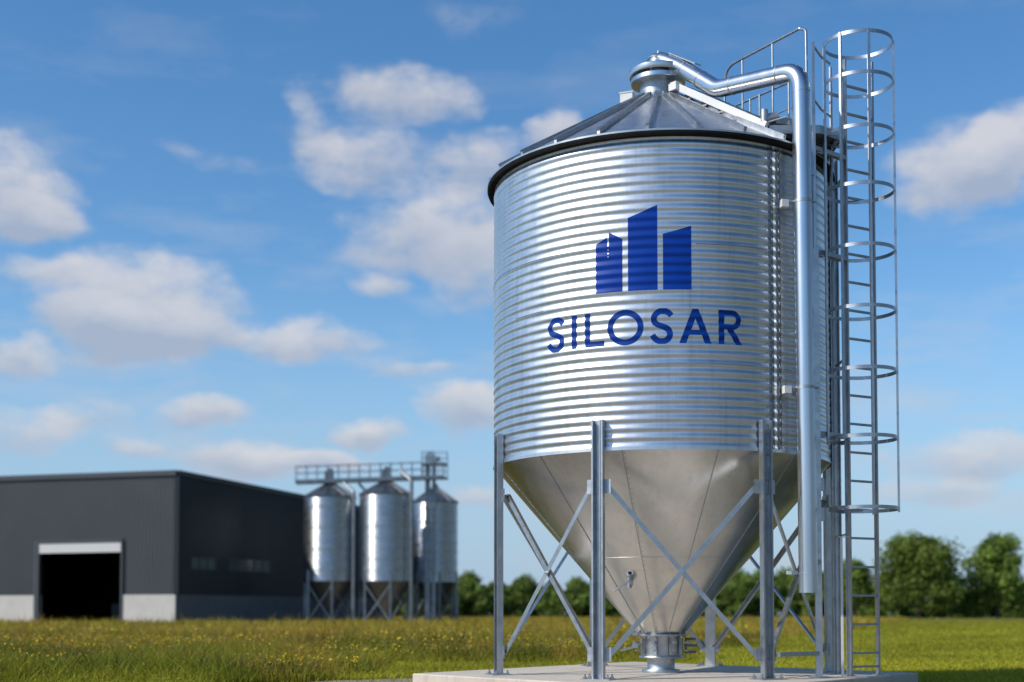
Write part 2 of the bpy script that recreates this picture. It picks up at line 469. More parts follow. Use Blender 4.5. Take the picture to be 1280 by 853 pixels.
def L_I(w): return lambda U, V: (U >= 0) & (U <= w)
def L_L(w): return lambda U, V: ((U <= ST)) | ((V <= ST * .93) & (U <= w))
def L_O(w):
    h = HC + .016
    def f(U, V):
        e1 = ((U - w / 2) / (w / 2)) ** 2 + ((V - h / 2) / (h / 2)) ** 2
        e2 = ((U - w / 2) / (w / 2 - ST)) ** 2 + ((V - h / 2) / (h / 2 - ST)) ** 2
        return (e1 <= 1) & (e2 >= 1)
    return f
def catmull(P, n=10):
    P = [np.array(p) for p in P]; P = [2 * P[0] - P[1]] + P + [2 * P[-1] - P[-2]]; o = []
    for i in range(1, len(P) - 2):
        for k in range(n):
            t = k / n
            o.append(.5 * ((2 * P[i]) + (-P[i - 1] + P[i + 1]) * t + (2 * P[i - 1] - 5 * P[i] + 4 * P[i + 1] - P[i + 2]) * t * t + (-P[i - 1] + 3 * P[i] - 3 * P[i + 1] + P[i + 2]) * t ** 3))
    o.append(P[-2]); return o
def L_S(w):
    h = HC + .016; s = ST / 2
    pts = [(.93, .80), (.80, .885), (.62, .935), (.42, .925), (.24, .85), (.155, .735), (.20, .615), (.36, .545), (.58, .475), (.79, .395), (.865, .265), (.79, .14), (.60, .068), (.38, .075), (.20, .145), (.09, .245)]
    pts = [(s * .3 + p[0] * (w - s * .6), p[1] * h + (s - .067 * h) * (1 if p[1] < .5 else -1) * .6) for p in pts]
    C = catmull(pts, 6)
    d0 = np.array(C[0]) - np.array(C[1]); d1 = np.array(C[-1]) - np.array(C[-2])
    def f(U, V):
        m = np.zeros(U.shape, bool)
        for i in range(len(C) - 1): m |= seg_d(U, V, C[i], C[i + 1]) <= s
        m &= ~(((U - C[0][0]) * d0[0] + (V - C[0][1]) * d0[1] > 0) & (np.hypot(U - C[0][0], V - C[0][1]) < s * 1.3))
        m &= ~(((U - C[-1][0]) * d1[0] + (V - C[-1][1]) * d1[1] > 0) & (np.hypot(U - C[-1][0], V - C[-1][1]) < s * 1.3))
        return m
    return f
def L_A(w):
    k = ST * 1.05; hw = w / 2
    def f(U, V):
        out = poly_in(U, V, [(0, -1e-3), (hw - k * .5, HC), (hw + k * .5, HC), (w, -1e-3)])
        inn = poly_in(U, V, [(k * 1.06, -.01), (hw, HC - k * 1.55), (w - k * 1.06, -.01)])
        barm = (V > HC * .24) & (V < HC * .24 + ST * .88)
        return out & (~inn | barm)
    return f
def L_R(w):
    yb = HC * .43; rb = (HC - yb) / 2; cx = w - rb - .015; cy = yb + rb
    def f(U, V):
        m = (U <= ST)
        o = ((U <= cx) & (V >= yb)) | (np.hypot(U - cx, V - cy) <= rb)
        i = ((U > ST - .001) & (U <= cx) & (V >= yb + ST * .9) & (V <= HC - ST * .9)) | (np.hypot(U - cx, V - cy) <= rb - ST * .92)
        lg = poly_in(U, V, [(cx - .075, yb + .02), (cx + .005, yb + .02), (w, -1e-3), (w - ST * 1.2, -1e-3)])
        return m | (o & ~i) | lg
    return f
letters = [(L_S, -44.3, -37.1, 1), (L_I, -34.6, -32.75, 0), (L_L, -29.9, -23.4, 0), (L_O, -22.4, -11.1, 1), (L_S, -9.3, -1.9, 1), (L_A, -.3, 9.7, 0), (L_R, 12.0, 19.8, 0)]
for fn, a0, a1, over in letters:
    w = R(a1 - a0) * SR; z0 = ZLET - (.008 if over else 0); z1 = ZLET + HC + (.008 if over else 0)
    film('letter', raster(fn(w), R(a0), R(a1) + .002, z0, z1), M['blue'])
def bar_fn(w, zl, zr, zb):
    return lambda U, V: V + zb <= zl + (zr - zl) * U / w
for a0, a1, zl, zr in ((-15.8, -6.8, 5.40, 5.53), (-5.1, 3.5, 5.20, 5.29)):
    w = R(a1 - a0) * SR
    film('emblem_tower', raster(bar_fn(w, zl, zr, 4.57), R(a0), R(a1), 4.57, max(zl, zr), .004), M['bluee'])
w1 = R(8.5) * SR
def tower1(U, V):
    us = R(-22.1 + 26.1) * SR; z = V + 4.57
    left = (U < us - .009) & (z <= 5.136 + (5.205 - 5.136) * U / us)
    right = (U > us + .009) & (z <= 5.262 - (5.262 - 5.17) * (U - us) / (w1 - us))
    mid = (np.abs(U - us) <= .009) & (z < 5.10) & ~(((z > 5.05) & (z < 5.066)) | ((z > 5.01) & (z < 5.026)) | ((z > 4.97) & (z < 4.986)))
    return left | right | mid
film('emblem_tower', raster(tower1, R(-26.1), R(-17.6), 4.57, 5.27, .004), M['bluee'])

# filling pipe
P = [(3.345, 15.30, 1.40), (3.312, 15.30, 7.19), (2.50, 16.25, 7.34), (2.12, 16.79, 7.83), (1.96, 16.98, 7.98)]
path = fillet(P, [.26, .35, .12], 10)
b = MB(); b.tube(path, .105, 32)
pipe = b.build('filling_pipe', M['pipe'], silo)
def collar(p, d, r, h, mat, name, parent):
    p = Vector(p); d = Vector(d).normalized(); b = MB(); b.tube([p - d * h / 2, p + d * h / 2], r, 32); return b.build(name, mat, parent)
b = MB(); b.tube([(3.346, 15.30, 1.19), (3.345, 15.30, 1.405)], .108, 32, cap=False); b.tube([(3.345, 15.30, 1.40), (3.345, 15.30, 1.418)], .116, 32)
b.tube([(3.346, 15.30, 1.19), (3.346, 15.30, 1.21)], .110, 32, cap=False)
b.build('end_sleeve', M['pipe'], pipe)
collar((3.313, 15.30, 6.93), (0, 0, 1), .107, .014, M['galv_dull'], 'pipe_joint', pipe)
dirA = Vector(P[2]) - Vector(P[1]); dirB = Vector(P[3]) - Vector(P[2])
for t in (.24, .80): collar(Vector(P[1]) + dirA * t, dirA, .109, .014, M['galv_dull'], 'pipe_joint', pipe)
for t in (.42, .86): collar(Vector(P[2]) + dirB * t, dirB, .109, .014, M['galv_dull'], 'pipe_joint', pipe)
for z, sp in ((5.66, True), (3.52, True)):
    x0 = 3.312 + (7.19 - z) / 5.79 * .033; b = MB()
    b.tube([(x0, 15.30, z - .018), (x0, 15.30, z + .018)], .109, 32)
    b.tube([(x0 - .10, 15.30, z), (x0 - .16, 15.30, z)], .016, 8)
    b.tube([(x0 + .10, 15.30, z), (x0 + .15, 15.32, z)], .014, 8)
    b.build('pipe_clamp', M['galv_dull'], pipe)
    b = MB(); b.box((x0 - .215, 15.30, z - .025), (.085, .09, .085), R(15)); b.bar((x0 - .20, 15.34, z - .03), (x0 - .30, 15.52, z - .03), .03, .05)
    b.bar((x0 - .02, 15.38, z - .02), (x0 - .0, 15.60, z - .02), .03, .05)
    b.build('pipe_bracket', M['cream'], pipe)
    b = MB(); b.tube([(x0 - .33, 15.42, z - .10), (x0 - .33, 15.42, z + .10)], .008, 6)
    b.build('bracket_rod', M['bolt'], pipe)
b = MB(); b.bar((3.40, 15.34, 1.55), (3.55, 15.60, 1.55), .03, .05); b.bar((3.24, 15.33, 1.42), (3.12, 15.4, 1.42), .03, .04)
b.build('pipe_bracket', M['galv_dull'], pipe)
# hood inlet over the pipe head
b = MB(); q = Vector(P[3]); e = Vector(P[4])
b.tube([e, e + Vector((-.05, .06, .05)), Vector((SX + .02, SY - .02, 8.0))], [.105, .10, .09], 24)
b.build('inlet_elbow', M['galv'], pipe)
b = MB(); b.bar((2.03, 16.92, 8.055), (2.31, 16.56, 7.775), .11, .012); b.build('rain_guard', M['galv_dull'], pipe)

# roof walkway (pale stringer with dark supports)
A0 = Vector((2.07, 16.66, 7.53)); A1 = Vector((2.98, 15.62, 6.66)); side = Vector((.36, .30, 0))
b = MB(); b.bar(A0, A1, .055, .085)
walk = b.build('roof_stair', M['cream'], silo)
b = MB(); b.bar(A0 + side, A1 + side, .05, .08); b.build('stringer', M['galv'], walk)
b = MB(); b.bar(A0 - (A1 - A0) * .0, A0 - Vector((.10, -.05, -.0)), .055, .085); b.box((A0.x - .02, A0.y - .0, A0.z + .00), (.12, .10, .10), R(40)); b.build('end_bracket', M['cream'], walk)
for k in range(9):
    p = A0 + (A1 - A0) * ((k + .5) / 9); b = MB(); b.bar(p + Vector((0, 0, .01)), p + side + Vector((0, 0, .01)), .12, .018); b.build('tread', M['galv_dull'], walk)
for k in range(5):
    p = A0 + (A1 - A0) * ((k + .6) / 5.2); 
    for s in (0, 1):
        pp = p + side * s; r_ = math.hypot(pp.x - SX, pp.y - SY); zr = roof_z(max(r_, RN)) + .01
        b = MB(); b.bar((pp.x, pp.y + .02, zr), (pp.x, pp.y + .02, pp.z - .035), .07, .05); b.bar((pp.x - .08, pp.y + .05, zr + .02), (pp.x + .04, pp.y - .03, zr + .02), .06, .02)
        b.build('support_bracket', M['dark_steel'], walk)

# platform
ZP = 6.66
pl = [(3.02, 15.66), (3.62, 15.66), (3.92, 15.92), (3.92, 17.05), (3.30, 17.05), (3.02, 16.5)]
b = MB(); b.prism(pl, ZP - .018, ZP)
n = len(pl)
for i in range(n):
    p, q = pl[i], pl[(i + 1) % n]; b.bar((*p, ZP - .03), (*q, ZP - .03), .008, .10)
for k in range(12):
    y = 15.75 + k * .105; b.bar((3.06, y, ZP - .045), (3.90, y, ZP - .045), .012, .045)
plat = b.build('platform', M['galv_dull'], silo)
b = MB(); b.bar((3.86, 16.9, ZP - .06), (3.86, 15.9, ZP - .06), .05, .08); b.bar((3.40, 15.70, ZP - .06), (3.40, 16.9, ZP - .06), .05, .08)
b.bar((3.88, 16.6, ZP - .08), (3.97, 16.62, ZP - .75), .05, .05); b.bar((3.5, 15.64, ZP - .08), (3.50, 15.60, ZP - .6), .04, .04)
b.build('platform_frame', M['galv_dull'], plat)
b = MB(); b.tube([(2.98, 15.70, 6.76), (3.12, 15.70, 6.80)], .06, 16); b.tube([(2.96, 15.66, 6.72), (2.96, 15.66, 6.86)], .045, 12); b.box((3.18, 15.74, 6.74), (.20, .12, .08), .3); b.box((3.35, 15.80, 6.72), (.22, .20, .06), .2); b.tube([(3.0, 15.62, 6.70), (3.2, 15.56, 6.74)], .012, 8)
b.build('winch', M['galv_dull'], plat)
def rail(pts, r, parent, rads=None, name='handrail'):
    b = MB(); b.tube(fillet(pts, rads, 6) if rads else pts, r, 10); return b.build(name, M['galv'], parent)
rl = rail([(2.735, 17.15, 7.42), (2.735, 17.15, 7.97), (3.43, 15.88, 7.93), (3.50, 15.85, 7.90), (3.505, 15.85, 6.66)], .017, silo, [.22, .03, .05], 'guard_rail')
rail([(2.55, 17.2, 7.30), (2.82, 17.02, 7.41), (3.50, 15.86, 7.36)], .013, rl, [.1], 'mid_rail')
for x, y, z0, z1 in ((2.735, 17.15, 6.9, 7.5), (2.91, 16.84, 6.85, 7.96), (3.19, 16.32, 6.66, 7.94), (2.98, 16.70, 6.8, 7.39), (3.07, 16.55, 6.8, 7.39), (3.34, 16.10, 6.66, 7.36)):
    b = MB(); b.tube([(x, y, z0), (x, y, z1)], .013, 10); b.build('rail_post', M['galv'], rl)
rail([(3.06, 16.52, 7.02), (3.36, 16.08, 7.05), (3.50, 15.87, 7.05)], .008, rl, None, 'knee_rail')
# tall post on the slab beside the pipe, linked to the cage
PX, PY = 3.53, 15.62
b = MB(); b.box((PX, PY, (Z0 + 5.2) / 2), (.075, .05, 5.2 - Z0)); b.box((PX + .03, PY + .035, (Z0 + 5.2) / 2), (.006, .05, 5.2 - Z0))
b.box((PX, PY, (5.2 + 7.65) / 2), (.032, .03, 7.65 - 5.2))
post = b.build('support_post', M['galv'], silo)
b = MB(); b.box((PX, PY, Z0 + .007), (.22, .2, .014)); b.build('base_plate', M['galv_dull'], post)
for z in (3.05, 5.18, 6.4):
    b = MB(); b.bar((PX, PY + .03, z), (3.99, 16.02, z), .07, .05); b.bar((PX - .10, PY + .06, z), (PX + .12, PY + .12, z - .02), .06, .05)
    b.build('tie_bracket', M['galv_dull'], post)
for z in (7.62, 6.98): rail([(PX, PY, z), (3.66, 15.80, z - .06), (3.82, 16.02, z - .06)], .014, post, None, 'link_rail')
b = MB(); b.bar((2.98, 15.16, .50), (PX, PY, .50), .04, .05); b.build('cross_bar', M['galv_dull'], post)
for z_ in (2.1, 2.45):
    b = MB(); b.box((PX + .055, PY + .01, z_), (.04, .05, .15)); b.build('cleat', M['galv_dull'], post)

# ladder column and ladder
b = MB()
cx, cy = 3.985, 16.62
for s, w in ((-1, .010), (1, .010)): b.box((cx + s * .05, cy, (Z0 + 6.62) / 2), (w, .09, 6.62 - Z0))
b.box((cx, cy + .03, (Z0 + 6.62) / 2), (.09, .008, 6.62 - Z0)); b.box((cx - .016, cy - .045, (Z0 + 7.5) / 2), (.022, .02, 7.5 - Z0))
colm = b.build('ladder_column', M['galv'], silo)
b = MB(); b.box((cx, cy, Z0 + .007), (.24, .24, .014)); b.build('base_plate', M['galv_dull'], colm)
b = MB(); k = .6
while k < 6.5: b.tube([(cx - .05, cy - .05, k), (cx - .05, cy - .06, k)], .012, 6); b.tube([(cx + .056, cy, k + .1), (cx + .066, cy, k + .1)], .012, 6); k += .27
b.build('column_bolts', M['bolt'], colm)
LA = Vector((3.985, 16.00, 0)); LB = Vector((4.37, 16.22, 0)); ld = (LB - LA).normalized()
lrot = math.atan2(ld.y, ld.x)
b = MB()
b.box((LA.x, LA.y, (Z0 + 7.60) / 2), (.022, .060, 7.60 - Z0), lrot); b.box((LA.x - .02, LA.y + .02, (Z0 + 7.60) / 2), (.045, .008, 7.60 - Z0), lrot)
b.box((LB.x, LB.y, (Z0 + 7.66) / 2), (.026, .052, 7.66 - Z0), lrot)
lad = b.build('ladder', M['galv'], silo)
zs = [.33] + [.49 + .34 * k for k in range(21)]
for z in zs:
    b = MB(); b.bar(LA + ld * .01 + Vector((0, 0, z)), LB - ld * .01 + Vector((0, 0, z)), .026, .026); b.build('rung', M['galv_dull'], lad)
for L_ in (LA, LB):
    b = MB(); b.box((L_.x, L_.y, Z0 + .006), (.09, .10, .012), lrot); b.tube([(L_.x + .03, L_.y - .035, Z0 + .01), (L_.x + .03, L_.y - .035, Z0 + .035)], .01, 6); b.build('ladder_foot', M['galv_dull'], lad)
for z in (1.9, 4.0, 6.2):
    b = MB(); b.bar(LA + Vector((0, 0, z)), Vector((cx, cy - .03, z)), .04, .012); b.build('ladder_tie', M['galv_dull'], lad)
b = MB(); b.box((LA.x - .105, 15.95, (Z0 + 1.85) / 2), (.028, .012, 1.85 - Z0)); b.bar((LA.x - .14, 15.95, 1.86), (LA.x, 15.99, 1.86), .012, .012); b.bar((LA.x - .105, 15.95, .9), (LA.x, 15.99, .9), .012, .012)
b.build('cable_guard', M['cream'], lad)
CC = (4.085, 15.72)
cageb = MB(); 
hz = [2.17, 2.99, 3.77, 4.48, 5.19, 5.90, 6.57, 7.19, 7.67]
def hoop(z):
    b = MB(); b.lathe([(.388, -.021), (.395, -.021), (.395, .021), (.388, .021), (.388, -.021)], (CC[0], CC[1], z), 64); return b
cage = hoop(hz[-1]).build('safety_cage', M['galv'], silo)
for z in hz[:-1]: hoop(z).build('hoop', M['galv'], cage)
for a, zt in ((-89, 7.67), (-45, 7.67), (3, 7.67), (80, 7.67), (148, 7.67), (-112, 7.67), (-140, 7.5)):
    a = R(a); zb = 2.15 if a > 1 else 2.97
    p = polar(a, .400, 0, CC); b = MB(); b.box((p[0], p[1], (zb + zt) / 2), (.028, .024, zt - zb + .04), a); b.build('cage_bar', M['galv'], cage)
for z in (2.17, 2.99):
    b = MB(); b.bar((cx - .05, cy - .5, z), (LA.x, LA.y, z), .012, .05); b.build('cage_stay', M['galv_dull'], cage)

# ------------------------------------------------------------------ concrete slab
slabp = [(-1.23, 16.75), (1.95, 13.15), (5.07, 16.95), (1.85, 20.9)]
b = MB(); b.prism(slabp, -.15, Z0)
slab = b.build('concrete_slab', M['concrete']); tag(slab, 'pale raised concrete slab under the large silo legs', 'concrete slab')
bv = slab.modifiers.new('bevel', 'BEVEL'); bv.width = .018; bv.segments = 2

# ------------------------------------------------------------------ ground
def ground_mat():
    m, nt, b = new_mat('meadow_soil'); x = NX(nt); tc = x.n('ShaderNodeTexCoord'); o = tc.outputs['Object']
    n1 = x.noise(o, .035, 6, .6); n2 = x.noise(o, .9, 6, .65); n3 = x.noise(x.scale(o, (.6, 2.2, 1)), .06, 5, .6)
    c = x.mix(x.mapr(n1.outputs[0], .35, .65), (.115, .125, .065), (.165, .16, .095))
    c = x.mix(x.math('MULTIPLY', x.mapr(n3.outputs[0], .45, .65), .6), c, (.20, .17, .11))
    c = x.mix(x.math('MULTIPLY', x.mapr(n2.outputs[0], .4, .7), .45), c, (.09, .11, .018))
    nt.links.new(c, b.inputs['Base Color']); b.inputs['Roughness'].default_value = 1; b.inputs['Specular IOR Level'].default_value = .1
    bp = x.n('ShaderNodeBump'); bp.inputs['Strength'].default_value = .8; bp.inputs['Distance'].default_value = .2
    nt.links.new(n2.outputs[0], bp.inputs['Height']); nt.links.new(bp.outputs[0], b.inputs['Normal'])
    return m
b = MB(); S_ = 4000
g = [-S_, -1200, -400, -150, -60, -20, 0, 20, 60, 150, 400, 1200, S_]
vs = [(x, y, 0) for y in g for x in g]; k = len(g)
b.add(vs, [(j * k + i, j * k + i + 1, (j + 1) * k + i + 1, (j + 1) * k + i) for j in range(k - 1) for i in range(k - 1)])
gr = b.build('meadow_ground', ground_mat(), origin=(0, 0, 0)); tag(gr, kind='structure')
# gravel yard round the slab and towards the viewer
pts = []
for (x, y) in [(-2.6, 19.2), (-1.5, 19.9), (-.6, 19.3), (-.5, 17.5), (.2, 15.2), (1.9, 12.8), (4.0, 15.0), (6.2, 15.2), (9, 12), (12, 4), (12, -16), (-14, -16), (-13, 2), (-7, 12), (-4, 16.6)]:
    pts.append((x, y))
out = []
for i in range(len(pts)):
    p, q = pts[i], pts[(i + 1) % len(pts)]; L = math.hypot(q[0] - p[0], q[1] - p[1]); nn = max(2, int(L / .35))
    for j in range(nn):
        t = j / nn; out.append((p[0] + (q[0] - p[0]) * t + random.uniform(-.12, .12), p[1] + (q[1] - p[1]) * t + random.uniform(-.12, .12)))
b = MB(); b.prism(out, -.05, .012)
def yard_mat():
    m, nt, b = new_mat('compacted_gravel'); x = NX(nt); tc = x.n('ShaderNodeTexCoord'); o = tc.outputs['Object']
    a = x.noise(o, .6, 6, .6); d = x.noise(o, 30, 5, .7)
    c = x.mix(x.mapr(a.outputs[0], .3, .7), (.27, .225, .17), (.38, .33, .26)); c = x.mix(x.math('MULTIPLY', x.mapr(d.outputs[0], .4, .7), .5), c, (.18, .15, .115))
    nt.links.new(c, b.inputs['Base Color']); b.inputs['Roughness'].default_value = .95
    bp = x.n('ShaderNodeBump'); bp.inputs['Strength'].default_value = .7; bp.inputs['Distance'].default_value = .03
    nt.links.new(d.outputs[0], bp.inputs['Height']); nt.links.new(bp.outputs[0], b.inputs['Normal']); return m
yd = b.build('gravel_yard', yard_mat()); tag(yd, kind='structure')

# ------------------------------------------------------------------ grass
def vnoise(x, y, sc, seed):
    """smooth value noise"""
    r = np.random.default_rng(seed); T = r.random((64, 64)); u = x / sc; v = y / sc
    i = np.floor(u).astype(int); j = np.floor(v).astype(int); fu = u - i; fv = v - j
    fu = fu * fu * (3 - 2 * fu); fv = fv * fv * (3 - 2 * fv)
    a = T[i % 64, j % 64]; b_ = T[(i + 1) % 64, j % 64]; c_ = T[i % 64, (j + 1) % 64]; d = T[(i + 1) % 64, (j + 1) % 64]
    return (a * (1 - fu) + b_ * fu) * (1 - fv) + (c_ * (1 - fu) + d * fu) * fv
def inpoly(x, y, P):
    ins = np.zeros(x.shape, bool); n = len(P)
    for i in range(n):
        x0, y0 = P[i]; x1, y1 = P[(i + 1) % n]; c_ = (y0 > y) != (y1 > y)
        ins ^= c_ & (x < (x1 - x0) * (y - y0) / ((y1 - y0) if y1 != y0 else 1e-9) + x0)
    return ins
def meadow(x, y):
    """0 = short mown grass, 1 = tall meadow"""
    edge = np.where(x < -2.2, 16.6 + np.clip((x + 3.8) * 2.6, 0, 4.2), 25.0 + np.clip(x + 2.2, -3.1, 0) * 0) + (vnoise(x, y, 2.5, 5) - .5) * 2.5
    edge = np.where(x > 3.5, 27 + (x - 3.5) * 3.2 + (vnoise(x, y, 6, 6) - .5) * 6, edge)
    return np.clip((y - edge) / 2.0, 0, 1)
def grass_col(x, y, mw, n):
    a = vnoise(x, y, 4.0, 1); b_ = vnoise(x, y * .5, 9.0, 2); c_ = vnoise(x, y, 1.3, 3); d_ = vnoise(x, y, .6, 4); rr = rng.random(n)
    green = np.array([.075, .135, .014]); lime = np.array([.24, .25, .022]); straw = np.array([.42, .36, .055]); rust = np.array([.30, .15, .05]); deep = np.array([.030, .062, .009])
    C = green + (lime - green) * np.clip(a * .9 + d_ * .5 - .12 + (rr - .5) * .9, 0, 1)[:, None]
    far = np.clip((y - 20) / 35, 0, 1)
    k = np.clip((b_ * .5 + a * .35 + far * .55 - .46) * 2.2 * mw, 0, .9) * (rng.random(n) < .35 + .5 * far)
    C = C + (straw - C) * k[:, None]
    k = ((c_ + .4 * d_ > .80) & (mw > .4) & (rng.random(n) < .5)).astype(float) * .8
    C = C + (rust - C) * k[:, None]
    k = ((vnoise(x, y, 1.6, 31) + .4 * d_ < .55) & (rng.random(n) < .55) & (y < 45)).astype(float) * .75
    C = C + (deep - C) * k[:, None]
    C = C * np.array([1.38, 1.22, 1.05])
    k = np.clip(1 - mw, 0, 1) * .75
    C = C + (np.array([.44, .42, .03]) * (.5 + .6 * rr + .5 * vnoise(x, y, 2.2, 33))[:, None] - C) * k[:, None]
    return C
def blade_mat():
    m, nt, b = new_mat('grass_blades'); x = NX(nt); at = x.n('ShaderNodeAttribute'); at.attribute_name = 'Col'
    nt.links.new(at.outputs['Color'], b.inputs['Base Color']); b.inputs['Roughness'].default_value = .6; b.inputs['Specular IOR Level'].default_value = .25
    tr = x.n('ShaderNodeBsdfTranslucent'); nt.links.new(at.outputs['Color'], tr.inputs['Color'])
    mx = x.n('ShaderNodeMixShader'); mx.inputs[0].default_value = .35
    nt.links.new(b.outputs[0], mx.inputs[1]); nt.links.new(tr.outputs[0], mx.inputs[2])
    nt.links.new(mx.outputs[0], nt.nodes['Material Output'].inputs['Surface']); return m
GM = blade_mat()
def np_mesh(name, V, faces_flat, sizes, C, mat):
    me = bpy.data.meshes.new(name); me.vertices.add(len(V)); me.vertices.foreach_set('co', V.astype(np.float32).ravel())
    me.loops.add(len(faces_flat)); me.loops.foreach_set('vertex_index', faces_flat.astype(np.int32))
    me.polygons.add(len(sizes)); st = np.concatenate([[0], np.cumsum(sizes)[:-1]]).astype(np.int32)
    me.polygons.foreach_set('loop_start', st); me.update(calc_edges=True); 
    at = me.color_attributes.new('Col', 'FLOAT_COLOR', 'POINT')
    at.data.foreach_set('color', np.concatenate([C, np.ones((len(C), 1))], 1).astype(np.float32).ravel())
    me.materials.append(mat); me.validate(); o = bpy.data.objects.new(name, me); col.objects.link(o); return o
def scatter(n, y0, y1, power=1.0, margin=.44):
    u = rng.random(n); y = (y0 ** (1 - power) + u * (y1 ** (1 - power) - y0 ** (1 - power))) ** (1 / (1 - power)) if power != 1 else y0 * (y1 / y0) ** u
    x = (rng.random(n) * 2 - 1) * (margin * y + 1.5); return x, y
WH = [(-27.3, 108.6), (-60, 120), (-60, 160), (-12, 150), (-14, 131)]
def blades(name, n, y0, y1, hs, ws, power=1.0, seg2=True):
    x, y = scatter(n, y0, y1, power)
    keep = ~inpoly(x, y, slabp) & ~(inpoly(x, y, pts) & (rng.random(n) > .06)) & ~inpoly(x, y, WH) & (y > y0 * .98)
    x, y = x[keep], y[keep]; n = len(x); mw = meadow(x, y); rr = rng.random(n)
    H = (.055 + .07 * rr + mw * (.10 + .24 * rr) * (.25 + 1.0 * vnoise(x, y, 1.8, 9) + .55 * vnoise(x, y, .55, 10))) * hs
    H *= np.where((rng.random(n) < .05) & (mw > .5), 1.55, 1.0)
    W = ws * (.5 + rng.random(n)) ; th = rng.random(n) * 2 * math.pi; lean = H * (.2 + 1.0 * rng.random(n) ** 1.3); la = rng.random(n) * 2 * math.pi
    dx, dy = np.cos(th) * W / 2, np.sin(th) * W / 2; lx, ly = np.cos(la) * lean, np.sin(la) * lean
    C = grass_col(x, y, mw, n)
    if seg2:
        V = np.stack([np.stack([x - dx, y - dy, 0 * x], 1), np.stack([x + dx, y + dy, 0 * x], 1),
                      np.stack([x + lx * .3 + dx * .8, y + ly * .3 + dy * .8, H * .55], 1), np.stack([x + lx * .3 - dx * .8, y + ly * .3 - dy * .8, H * .55], 1),
                      np.stack([x + lx, y + ly, H * .97], 1)], 1).reshape(-1, 3)
        base = np.arange(n)[:, None] * 5; F = np.concatenate([base + np.array([0, 1, 2, 3]), base + np.array([3, 2, 4])], 1).ravel()
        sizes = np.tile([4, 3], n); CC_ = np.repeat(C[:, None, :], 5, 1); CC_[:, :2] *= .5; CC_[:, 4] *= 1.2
    else:
        V = np.stack([np.stack([x - dx, y - dy, 0 * x], 1), np.stack([x + dx, y + dy, 0 * x], 1), np.stack([x + lx, y + ly, H], 1)], 1).reshape(-1, 3)
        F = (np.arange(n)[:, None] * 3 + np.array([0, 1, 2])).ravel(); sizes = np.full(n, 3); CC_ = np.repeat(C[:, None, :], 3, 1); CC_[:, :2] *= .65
    o = np_mesh(name, V, F, sizes, CC_.reshape(-1, 3), GM); tag(o, kind='stuff'); return o
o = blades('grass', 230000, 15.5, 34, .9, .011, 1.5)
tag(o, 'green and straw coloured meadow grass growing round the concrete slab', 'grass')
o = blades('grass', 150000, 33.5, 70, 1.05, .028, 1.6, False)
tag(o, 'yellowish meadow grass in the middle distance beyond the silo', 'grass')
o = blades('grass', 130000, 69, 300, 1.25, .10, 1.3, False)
tag(o, 'blurred ochre and green meadow reaching to the warehouse and treeline', 'grass')
# wild flowers and seed heads
def flowers(name, n, y0, y1, cols_, smin, smax, label, zone):
    x, y = scatter(n, y0, y1, 1.4); mw = meadow(x, y); keep = (mw > .45) & ~inpoly(x, y, slabp) & ~inpoly(x, y, pts) & ~inpoly(x, y, WH) & (vnoise(x, y, 2.6, 21) + vnoise(x, y, .9, 22) * .5 + rng.random(n) * .3 > zone)
    x, y = x[keep], y[keep]; n = len(x); H = (.16 + .24 * rng.random(n)) * (.5 + .9 * vnoise(x, y, 1.8, 9)) + .06; s = (smin + (smax - smin) * rng.random(n)) * np.clip(y / 24, 1, 2.2)
    V = []; a = rng.random(n) * 6.28; tl = (rng.random(n) - .5) * 1.2
    ax = np.stack([np.cos(a), np.sin(a), tl * .5], 1); bx = np.stack([-np.sin(a) * .6, np.cos(a) * .6, .8 + 0 * a], 1)
    c0 = np.stack([x, y, H], 1)
    P_ = []
    for k in range(6):
        t = k * math.pi / 3; P_.append(c0 + ax * (np.cos(t) * s)[:, None] + bx * (np.sin(t) * s * .8)[:, None])
    st = [np.stack([x - .002, y, 0 * x], 1), np.stack([x + .002, y, 0 * x], 1), c0]
    V = np.stack(P_ + st, 1).reshape(-1, 3); base = np.arange(n)[:, None] * 9
    F = np.concatenate([base + np.arange(6), base + np.array([6, 7, 8])], 1).ravel(); sizes = np.tile([6, 3], n)
    cc = np.array(cols_)[rng.integers(0, len(cols_), n)]; CC_ = np.repeat(cc[:, None, :], 9, 1); CC_[:, 6:] = (.06, .09, .02)
    o = np_mesh(name, V, F, sizes, CC_.reshape(-1, 3), GM); tag(o, label, name.replace('_', ' '), kind='stuff')
flowers('wildflowers', 26000, 18.5, 62, [(.85, .58, .02), (.9, .7, .06), (.75, .48, .02)], .010, .024, 'small yellow wildflowers dotted through the tall meadow', 1.02)
flowers('seed_heads', 14000, 18.5, 70, [(.32, .17, .08), (.42, .26, .12), (.62, .52, .36)], .006, .015, 'brown and straw seed heads standing above the meadow grass', .80)

